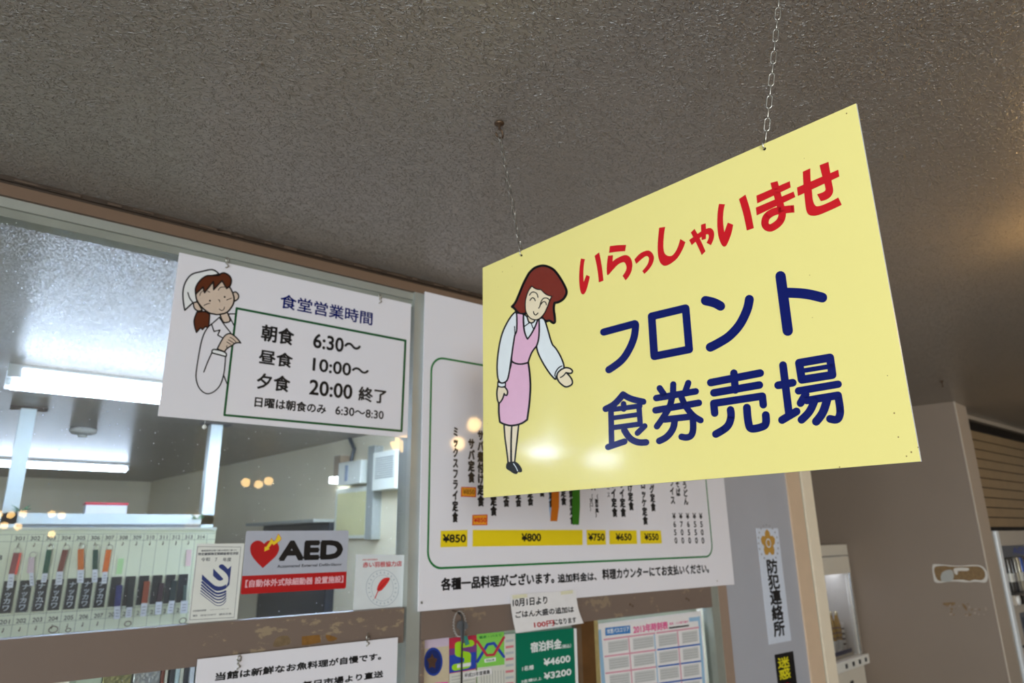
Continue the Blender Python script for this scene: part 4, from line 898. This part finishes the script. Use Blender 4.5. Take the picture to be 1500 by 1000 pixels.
# handwritten note, curling, taped to the menu board
fn = wallfr(2.278); zn = Z(fn, 600, 840, 5.357)
c_ = [zn.uv(*p) for p in ((785,165),(830,466),(1352,387),(1305,130))]
fN = fn.moved(c_[1][0], c_[1][1]); t = thing('handwritten_note', 'white handwritten note taped over the lower edge of the menu board', 'note', fN)
q = [Vector((a - c_[1][0], b - c_[1][1])) for a, b in c_]
def note(u, v):  # u right, v down
    top = q[0].lerp(q[3], u); bot = q[1].lerp(q[2], u); p = top.lerp(bot, v)
    bend = -.006*math.sin(math.pi*v)*(1 if u > .5 else .5)
    return (p.x + bend, p.y, .018*max(0, v - .45)**1.5 * (0.4 + u))
M = Mesh(); N = 12; vs = [note(i/N, j/N) for j in range(N+1) for i in range(N+1)]
M.raw(vs, [(j*(N+1)+i, (j+1)*(N+1)+i, (j+1)*(N+1)+i+1, j*(N+1)+i+1) for j in range(N) for i in range(N)], PAPER); build('sheet', M, t, None, True)
z = Z(fN, 600, 840, 5.357); INKB = mat('black marker', (40, 36, 38), .5)
for s, lb, rt, m in (('10月1日より',(808,262),(1078,176),INKB),('ごはん大盛の追加は',(828,350),(1285,252),INKB),('100円',(968,426),(1122,362),RED),('になります',(1124,402),(1298,338),INKB)):
    M = Mesh(); z.text(M, s, lb, rt, m, .0102, .035); 
    for i_, v in enumerate(M.v): M.v[i_] = (v[0], v[1], .0014 + .018*max(0, (1 - (v[1]/max(q[0].y, 1e-6))) - .45)**1.5*1.4)
    o = build('handwriting', M, t); 
    if m is RED: tag(o, 'red handwriting')
TAPE = mat('yellowed tape', (226, 220, 190), .2)
for q_ in ([(800,170),(915,158),(920,185),(805,200)], [(1180,140),(1275,128),(1278,155),(1184,166)]):
    M = Mesh(); z.fill(M, q_, TAPE, .0035, False); build('tape', M, t)
# timetable poster
t, ff = pin('timetable_poster', 'large white timetable poster with pink and blue ruled blocks', [(165,397),(1000,290),(1055,1000),(203,1000)], PAPER, zr2, Y=2.3318)
z = Z(ff, 840, 840, 5.357); M = Mesh(); PK = mat('poster pink', (222, 100, 150), .5); PKL = mat('poster rose rule', (214, 150, 168), .5); BL = mat('poster blue', (58, 124, 190), .5); BLL = mat('poster pale blue', (150, 186, 216), .5); BLD = mat('poster blue rule', (44, 96, 176), .5); CELL = mat('poster grey block', (196, 196, 196), .6)
z.fill(M, [(188,440,1),(215,437,1),(262,1000,1),(232,1000,1)], BLL, .0009); z.fill(M, [(248,425,1),(443,405,1),(446,466,1),(250,487,1)], BL, .0010); z.fill(M, [(975,335,1),(992,333,1),(1045,1000,1),(1022,1000,1)], BLL, .0009)
z.fill(M, [(905,345,1),(975,338,1),(978,370,1),(908,378,1)], BLL, .0009); z.fill(M, [(748,420,1),(905,400,1),(906,412,1),(749,433,1)], BLACK, .0010)
xs = (245, 440, 640, 825, 985); 
for r_ in range(5):
    for c in range(4):
        x0, x1 = xs[c] + 10 + r_*6, xs[c+1] - 8 + r_*6; y0 = 522 - (x0 - 245)*.128 + r_*132
        z.fill(M, [(x0 + 14, y0 + 14, 1), (x1 - 6, y0 + 14 - (x1 - x0)*.128, 1), (x1, y0 + 100 - (x1 - x0)*.128, 1), (x0 + 20, y0 + 104, 1)], CELL, .0009)
        for k in range(4): z.line(M, [(x0 + 22, y0 + 30 + k*20, 1), (x1 - 14, y0 + 30 + k*20 - (x1 - x0 - 30)*.128, 1)], 3, mat('grey rule', 0), .0011)
for r_ in range(5):
    y0 = 518 + r_*132; d_ = r_*7
    z.line(M, [(235 + d_, y0, 1), (640 + d_, y0 - 52, 1)], 13, PKL, .0012, cap=False)
    z.line(M, [(650 + d_, y0 - 53 + (0 if r_ else 0), 1), (985 + d_, y0 - 97, 1)], 13, PKL if r_ == 0 else BLD, .0012, cap=False)
z.line(M, [(432,505,1),(470,1000,1)], 9, PKL, .0012); z.line(M, [(633,475,1),(672,1000,1)], 9, BLL, .0012); z.line(M, [(815,455,1),(860,1000,1)], 9, PKL, .0012)
build('print', M, t)
M = Mesh(); z.text(M, '市営バスエリア', (262,474), (434,412), WHITE, .0014, .03); z.text(M, '2013年時刻表', (470,474), (738,370), PK, .0012, .05); z.text(M, '電車・バス乗り継ぎ', (752,405), (900,365), PK, .0012, .02); build('lettering', M, t)
# small hooks in the rail under the menu board
for lab, p in (('small dark screw hook in the brown rail, left of the pair under the menu board', (443,240)), ('small dark screw hook in the brown rail, right of the pair under the menu board', (885,195))):
    fr = wallfr(2.297, *zr2.p(*p)); o = thing('screw_hook', lab, 'hook', fr, 'screw hooks under the menu board')
    M = Mesh(); M.lathe([(0, .004), (.005, .003), (.005, 0)], RUST, 10, axis='z'); M.tube([(0, 0, .002), (0, -.004, .012), (.004, -.012, .014), (.008, -.010, .012), (.009, -.003, .01)], .0013, RUST, 6); build('hook', M, o, None, True)
# hanging key with spiral cord
fk = wallfr(2.262); z = Z(fk, 600, 840, 5.357); P = z.uv(395, 310); fk = fk.moved(*P); z = Z(fk, 600, 840, 5.357)
t = thing('hanging_key', 'grey key on a clear spiral ring and black cord, below the menu board', 'key', fk)
M = Mesh(); n = 120
pts = []
for k in range(n + 1):
    a = 2*math.pi*k/n; cx, cy = z.uv(392 + 48*math.cos(a), 395 + 100*math.sin(a)); ra = 2*math.pi*k*26/n; pts.append((cx + .0035*math.cos(ra), cy + .0035*math.sin(ra)*.4, .0035*math.sin(ra)))
M.tube(pts, .0011, mat('clear grey coil', (196, 192, 188), .25), 5); build('spiral_ring', M, t, None, True)
M = Mesh(); KEYM = mat('grey key metal', (126, 130, 136), .35, .6)
M.plate([z.uv(*p) for p in spline([(372,380),(400,368),(440,385),(448,420),(425,440,1),(420,500,1),(432,540,1),(400,545,1),(390,440,1),(365,420)], True)], .004, .008, KEYM); build('key_blade', M, t)
M = Mesh(); M.plate([z.uv(*p) for p in ((415,490),(440,485),(458,550),(430,562))], .006, .010, mat('teal tag', (60, 130, 120), .4)); build('tag', M, t)
M = Mesh(); M.tube([z.uv(378,300) + (.002,), z.uv(400,330) + (.008,), z.uv(408,400) + (.010,), z.uv(405,560) + (.006,), z.uv(404,760) + (.004,), z.uv(403,1000) + (.004,)], .0035, BLACK, 8); build('cord', M, t, None, True)
M = Mesh(); M.tube([z.uv(372,295) + (-.03,), z.uv(372,300) + (.0,), z.uv(385,318) + (.004,), z.uv(400,305) + (.004,)], .002, RUST, 6); build('hook', M, t, None, True)
# ------------------------------------------------------------------ plates on the grey wall
t, f, w, h = rectboard('security_plate', 'white vertical plate with a gold star and black characters on the grey wall', 'sign', 2.3085, (1106.8,774), (1127,940), (1161,941.5), (1138.5,773), .0018, mat('pale plate', (206, 212, 226), .3))
z = Z(f, 1040, 680, 3.123); M = Mesh(); z.text(M, '防犯連絡所', (294,792), (306,430), BLACK, .0006, .032, True); build('lettering', M, t)
M = Mesh(); GO = mat('gold print', (186, 140, 60), .35); cx, cy = z.uv(267, 360); R = z.uv(301, 360)[0] - cx
pts = []
for k in range(5):
    a = math.pi/2 + k*2*math.pi/5
    for da, rr in ((-.62, .62), (-.36, .86), (-.16, .93), (0, 1.0), (.16, .93), (.36, .86)): pts.append((cx + R*rr*math.cos(a + da), cy + R*rr*math.sin(a + da)))
M.poly(pts, .0006, GO); M.poly([(cx + R*.34*math.cos(k*.4), cy + R*.34*math.sin(k*.4)) for k in range(16)], .0009, mat('pale plate', 0)); M.poly([(cx + R*.24*math.cos(k*.4), cy + R*.24*math.sin(k*.4)) for k in range(16)], .0012, GO)
for k in range(20): a = k*math.pi/10; M.poly([(cx + R*(1.30 + .07*d1)*math.cos(a + .05*d2), cy + R*(1.30 + .07*d1)*math.sin(a + .05*d2)) for d1, d2 in ((-1,-1),(1,-1),(1,1),(-1,1))], .0006, mat('grey dash', (140, 136, 140), .4))
tag(build('star_emblem', M, t), 'gold five lobed star')
t, f, w, h = rectboard('warning_sticker', 'black sticker with yellow and red characters under the white plate', 'sticker', 2.3088, (1133.8,956), (1145,1045), (1176,1047), (1159.5,956.5), .0008, BLACK)
z = Z(f, 1040, 680, 3.123); M = Mesh(); z.text(M, '迷惑', (318,988), (360,875), mat('signal yellow', (226, 214, 30), .4), .0006, .015, True); tag(build('lettering', M, t), 'yellow characters')
M = Mesh(); z.text(M, '駐車', (325,1100), (372,992), RED, .0006, .06, True); tag(build('lettering', M, t), 'red characters')
# ------------------------------------------------------------------ vending machines
VW = mat('ivory machine enamel', (216, 206, 190), .35); VI = mat('pale blue grey interior', (186, 190, 206), .45); CHR = mat('machine chrome', (200, 200, 196), .25, .8)
r = ray(1240, 797); k = 6.1 / r.x; P = EYE + r*k
fV = Fr((P.x, P.y, CZ), (math.cos(math.radians(5.7)), math.sin(math.radians(5.7)), 0)); zv = Z(fV, 1190, 780, 4.545)
top = P.z - CZ; WID = .95
f = fV.moved(-WID/2, -CZ); t = thing('vending_machine', 'ivory drink machine with amber bottles on display, beyond the door frame', 'vending machine', f)
ht = P.z
def lv(x, y): a = zv.uv(x, y); return (a[0] + WID/2, a[1] + CZ)
d0 = lv(235, 268)[1]; dbot = lv(340, 800)[1]; xr = lv(238, 265)[0]
M = Mesh(); M.box(-WID/2, WID/2, 0, dbot, -.55, 0, VW); M.box(-WID/2, WID/2, d0 + .021, ht, -.55, 0, VW); M.box(-WID/2, WID/2, d0, d0 + .021, -.06, 0, VW); M.box(xr, WID/2, dbot, d0, -.55, 0, VW); M.box(-WID/2, -xr, dbot, d0, -.55, 0, VW); M.box(-xr, xr, dbot, d0, -.55, -.25, VI)
build('cabinet', M, t)
M = Mesh(); hb = lv(235, 155)[1]; M.rbox(-WID/2, WID/2 - .02, hb, hb + .012, 0, .008, CHR, .002); build('header_trim', M, t)
M = Mesh(); M.box(-xr, xr, d0 + .0, d0 + .02, -.20, -.08, mat('lit display lamp', (226, 234, 255), .4, emit=1.6, var=0)); tag(build('display_lamp', M, t), 'lit lamp under the header')
M = Mesh(); M.box(xr - .004, xr + .018, dbot, d0, 0, .012, CHR); build('window_frame', M, t)
M = Mesh(); M.raw([(-xr, dbot, -.01), (xr, dbot, -.01), (xr, d0, -.01), (-xr, d0, -.01)], [(0, 1, 2, 3)], GLASS); build('display_pane', M, t)
fVd = fV.moved(0, 0, -.11); zvd = Z(fVd, 1190, 780, 4.545)
def lvd(x, y): q_ = zvd.uv(x, y); return (q_[0] + WID/2, q_[1] + CZ)
a = lv(152, 850); b = lv(295, 770); sh = lv(150, 870)
M = Mesh(); M.rbox(-xr, b[0], dbot - .005, lvd(190, 775)[1] - .0015, -.20, -.03, VW, .004); build('price_shelf', M, t)
M = Mesh(); M.box(-xr, b[0] - .03, a[1] + .012, a[1] + .042, -.03, -.027, mat('navy price strip', (34, 38, 96), .4)); build('price_strip', M, t)
bt = lv(160, 900); bt2 = lv(352, 840); yb_ = (lv(160, 920)[1] + lv(350, 880)[1])/2; hb_ = .075
M = Mesh(); M.rbox(-xr, lv(355, 850)[0] + .0, yb_, yb_ + hb_, 0, .035, mat('white button bar', (230, 226, 218), .35), .008); build('button_bar', M, t)
for x, y in ((197,893),(243,875),(285,858),(325,843)):
    u = lv(x, y)[0]; M = Mesh(); M.rbox(u - .018, u + .018, yb_ + hb_*.28, yb_ + hb_*.72, .035, .042, BLACK, .004); build('button', M, t)
M = Mesh(); u = lv(262, 995)[0]; M.rbox(u - .03, u + .03, yb_ - .16, yb_ - .09, 0, .006, BLACK, .003); build('coin_slot', M, t)
shelf_top = lvd(190, 775)[1]
AMB = mat('amber drink', (176, 132, 40), .15, spec=.8); CLR = mat('clear bottle glass', (214, 214, 206), .1, spec=.8); 
for x, nm in ((140, 'amber drink bottle on the left in the machine display'), (178, 'amber drink bottle in the middle of the machine display'), (102, 'amber drink bottle half hidden by the door frame in the machine display')):
    u = lvd(x, 700)[0]; fr = f.moved(u, shelf_top, -.11); b_ = thing('drink_bottle', nm, 'bottle', fr, 'amber bottles in the machine')
    H = lvd(x, 518)[1] - shelf_top
    M = Mesh(); M.lathe([(0, 0), (.024, 0), (.026, .01), (.026, H*.25)], CLR, 16); build('base', M, b_, None, True)
    M = Mesh(); M.lathe([(.026, H*.25), (.027, H*.5), (.024, H*.7), (.016, H*.82), (.014, H*.9)], AMB, 16)
    build('body', M, b_, None, True)
    for q in range(3):
        M = Mesh(); M.lathe([(.0275, H*(.3 + .13*q)), (.0275, H*(.33 + .13*q))], mat('brown band', (96, 60, 20), .4), 16); build('band', M, b_, None, True)
    M = Mesh(); M.lathe([(.015, H*.9), (.016, H*.91), (.016, H), (0, H)], mat('pale gold cap', (206, 190, 150), .3, .4), 16); build('cap', M, b_, None, True)
u = min(lvd(222, 660)[0], xr - .038); fr = f.moved(u, shelf_top, -.11); b_ = thing('drink_can', 'white striped can at the right end of the machine display', 'can', fr); H = lvd(228, 590)[1] - shelf_top
M = Mesh(); M.lathe([(0, 0), (.022, 0), (.026, .008), (.026, H - .012), (.022, H), (0, H)], mat('white can', (214, 208, 200), .3), 18); build('body', M, b_, None, True)
for q in range(4):
    M = Mesh(); M.lathe([(.0264, H*(.15 + .2*q)), (.0264, H*(.22 + .2*q))], mat('dark can stripe', (70, 58, 50), .4), 18); build('stripe', M, b_, None, True)
# second machine under the slatted panel
fV = Fr((7.0, 2.22, CZ), (1, 0.02, 0)); zv = Z(fV, 1420, 760, 4.1667)
x0 = zv.uv(139, 75)[0]; ht = zv.uv(150, 72)[1] + CZ; WID = 1.05; f = fV.moved(x0 + WID/2, -CZ)
t = thing('vending_machine', 'ivory drink machine with rows of cans at the right edge, under the slatted panel', 'vending machine', f)
def lv(x, y): a = zv.uv(x, y); return (a[0] - x0 - WID/2, a[1] + CZ)
wl = lv(208, 250)[0]; wt = lv(210, 163)[1]; wb = lv(255, 478)[1]
VW2 = mat('grey ivory enamel', (178, 166, 152), .4)
M = Mesh(); M.box(-WID/2, WID/2, 0, wb, -.06, 0, VW2); M.box(-WID/2, WID/2, wt, ht, -.06, 0, VW2); M.box(-WID/2, wl, wb, wt, -.06, 0, VW2); M.box(-wl, WID/2, wb, wt, -.06, 0, VW2); M.box(-WID/2, WID/2, 0, ht, -.07, -.06, mat('grey display back', (98, 96, 94), .5)); build('cabinet', M, t)
M = Mesh(); M.rbox(-WID/2, -WID/2 + .075, 0, ht, 0, .025, mat('bright white edge', (226, 228, 230), .3), .006); build('edge_strip', M, t)
hd = lv(212, 235)[1]
M = Mesh(); M.box(wl, -wl, hd, wt, -.05, -.02, mat('slate header', (84, 88, 96), .3)); build('header', M, t)
M = Mesh(); a = lv(285, 222); b = lv(400, 165); gv, gf, hh = glyphs('AQUA', False); M.textuv(gv, gf, a[0], a[1], b[0] - a[0], b[1] - a[1], mat('header blue', (36, 60, 140), .3), -.019, .004); build('header_lettering', M, t)
M = Mesh(); a = lv(262, 505)[1]; M.rbox(wl + .01, -wl - .01, a - .03, a + .05, 0, .03, VW2, .005); build('button_bar', M, t)
for i, x in enumerate((275, 297, 320, 345)):
    u, v = lv(x, 505 - i*2); M = Mesh(); M.lathe([(0, .014), (.035, .012), (.04, 0)], mat('white button', (230, 228, 224), .3) if i != 1 and i != 2 else BLACK, 14, c=(u, a + .01, .03), axis='z'); build('button', M, t, None, True)
cols = ((70, 66, 62), (52, 50, 52), (120, 116, 108), (160, 150, 130), (46, 74, 140), (60, 56, 52), (150, 60, 50), (200, 196, 186))
for rr, (yt_, yb2, nm) in enumerate(((240, 455, 'upper'), (635, 800, 'lower'))):
    zb = lv(240, yb2)[1]; H = lv(225, yt_)[1] - zb; u = wl + .10
    if rr:
        M = Mesh(); M.box(wl + .12, -wl, zb - .05, zb + H + .05, .0, .002, mat('slate header', 0)); build('display_panel', M, t)
    for i in range(8):
        uu = u + .02 + i*.085 + (.10 if rr else 0)
        if uu > WID/2 - .14: break
        fr = f.moved(uu, zb + .0015, .034 if rr else -.012); b_ = thing('drink_can', '%s can in the %s row of the machine at the right edge' % (('dark grey', 'black', 'grey', 'tan', 'blue', 'brown', 'red', 'white')[i], nm), 'can', fr, 'cans in the right hand machine')
        M = Mesh(); M.lathe([(0, 0), (.024, 0), (.028, .01), (.028, H - .03), (.021, H - .005), (.02, H), (0, H - .002)], mat('can %d' % i, cols[i], .25, .3), 14); build('body', M, b_, None, True)
        M = Mesh(); M.lathe([(.0284, H*.3), (.0284, H*.55)], mat('can label %d' % (i % 3), ((190, 186, 176), (110, 104, 100), (150, 140, 120))[i % 3], .35), 14); build('label', M, b_, None, True)
    M = Mesh(); M.box(wl, -wl, zb - .012, zb, -.05, .035 if not rr else .06, mat('dark shelf', (60, 58, 56), .4)); build('shelf', M, t)
# ------------------------------------------------------------------ lamps of the place, plus unseen office lamps added for brightness
def tubelight(label, loc, L, body=True, r=.016, hang=.085, wd_=.28, strength=20):
    t = thing('fluorescent_light', label, 'lamp', loc, 'office fluorescent lights')
    HS = mat('white lamp housing', (228, 232, 232), .4)
    M = Mesh()
    if body:
        M.plate([(-wd_/2, -hang), (wd_/2, -hang), (wd_/2*.75, 0), (-wd_/2*.75, 0)], 0, L, HS)
        M.v = [(v[2], v[0], v[1]) for v in M.v]
    else: M.box(0, L, -.03, .03, -.04, 0, HS)
    build('housing', M, t)
    TB = mat('lit fluorescent tube %d' % strength, (216, 232, 255), .4, emit=strength, var=0)
    ys = (-.075, .075) if body else (0,)
    if body:
        M = Mesh(); M.plate([(-wd_/2 - .004, -hang - .004), (wd_/2 + .004, -hang - .004), (wd_/2*.82 + .006, -.022), (-wd_/2*.82 - .006, -.022)], .07, L - .07, mat('lit diffuser', (216, 232, 255), .4, emit=3.5, var=0))
        M.v = [(v[2], v[0], v[1]) for v in M.v]; build('diffuser', M, t)
    for y in ys:
        M = Mesh(); M.tube([(.03, y, -hang - .02), (L - .03, y, -hang - .02)], r, TB, 12); build('tube', M, t)
        for x in (0.0, L - .03):
            M = Mesh(); M.box(x, x + .03, y - .014, y + .014, -hang - .036, -hang + .005, HS); build('lamp_holder', M, t)
    return t
tubelight('bright twin tube office lamp behind the top of the glass', (.10, 5.0, CEIL), 1.25)
tubelight('long bare office tube far behind the first lamp, seen through the glass', (-1.2, 10.2, CEIL), 2.87, False, .035, .06, strength=8)
tubelight('added twin tube lamp, unseen behind the hours board, brightening the office wall', (1.62, 5.0, CEIL), 1.25, strength=36)  # added out of view to lift the right-hand office wall
tubelight('short office lamp far to the left, outside the picture', (-3.95, 4.16, CEIL), .34, hang=.25, strength=34)
tubelight('second short office lamp to the left, outside the picture', (-2.95, 4.16, CEIL), .30, hang=.25, strength=34)
tubelight('added twin tube lamp, unseen behind the menu board, lighting the key board', (2.15, 3.2, CEIL), 1.2, strength=62)  # unseen lamp added to light the key board and the office wall
def chandelier(label, loc, globes, drop):
    t = thing('pendant_lamp', label, 'lamp', loc, 'warm globe pendants in the lobby')
    BR = mat('aged brass', (150, 112, 60), .35, .9); GLB = mat('warm lit globe', (255, 206, 128), .4, emit=12, var=0)
    M = Mesh(); M.tube([(0, 0, 0), (0, 0, -drop)], .008, BR, 8); M.lathe([(.05, 0), (.05, -.02), (.01, -.03)], BR, 16, axis='z')
    for g in globes: M.tube([(0, 0, -drop), (g[0]*.5, g[1]*.5, -drop - .03), (g[0], g[1], g[2] + .05)], .006, BR, 6)
    build('stem', M, t)
    for g in globes:
        M = Mesh(); M.lathe([(.052*math.sin(math.pi*k/10) + .0005, -.052*math.cos(math.pi*k/10)) for k in range(11)], GLB, 18, c=g, axis='z'); build('globe', M, t, None, True)
    return t
cz = CEIL - CZ
chandelier('brass pendant with warm globes near the drink machines', (6.4, .5, CEIL), [(.15, .1, .70 - cz), (-.15, .12, .72 - cz), (0, -.18, .66 - cz)], .2)
chandelier('brass pendant with warm globes to the right of the yellow sign', (2.85, .05, CEIL), [(.12, .10, .73 - cz), (.06, .40, .83 - cz), (-.16, -.12, .715 - cz), (-.1, -.38, .78 - cz)], .2)
chandelier('brass pendant with warm globes in the middle of the lobby', (2.8, -3.8, CEIL), [(.1, .05, .735 - cz), (-.2, .15, .70 - cz), (.1, -.3, .72 - cz)], .2)
chandelier('brass pendant with warm globes at the back of the lobby', (.9, -8.0, CEIL), [(-.42, 0, .48 - cz), (-.28, .1, .47 - cz), (-.13, .0, .49 - cz), (.22, .1, .49 - cz), (.36, 0, .47 - cz), (-.5, -.2, .32 - cz), (-.32, -.25, .33 - cz), (-.15, -.2, .31 - cz), (.3, -.3, .2 - cz)], .35)
bpy.data.objects.remove(_fo)
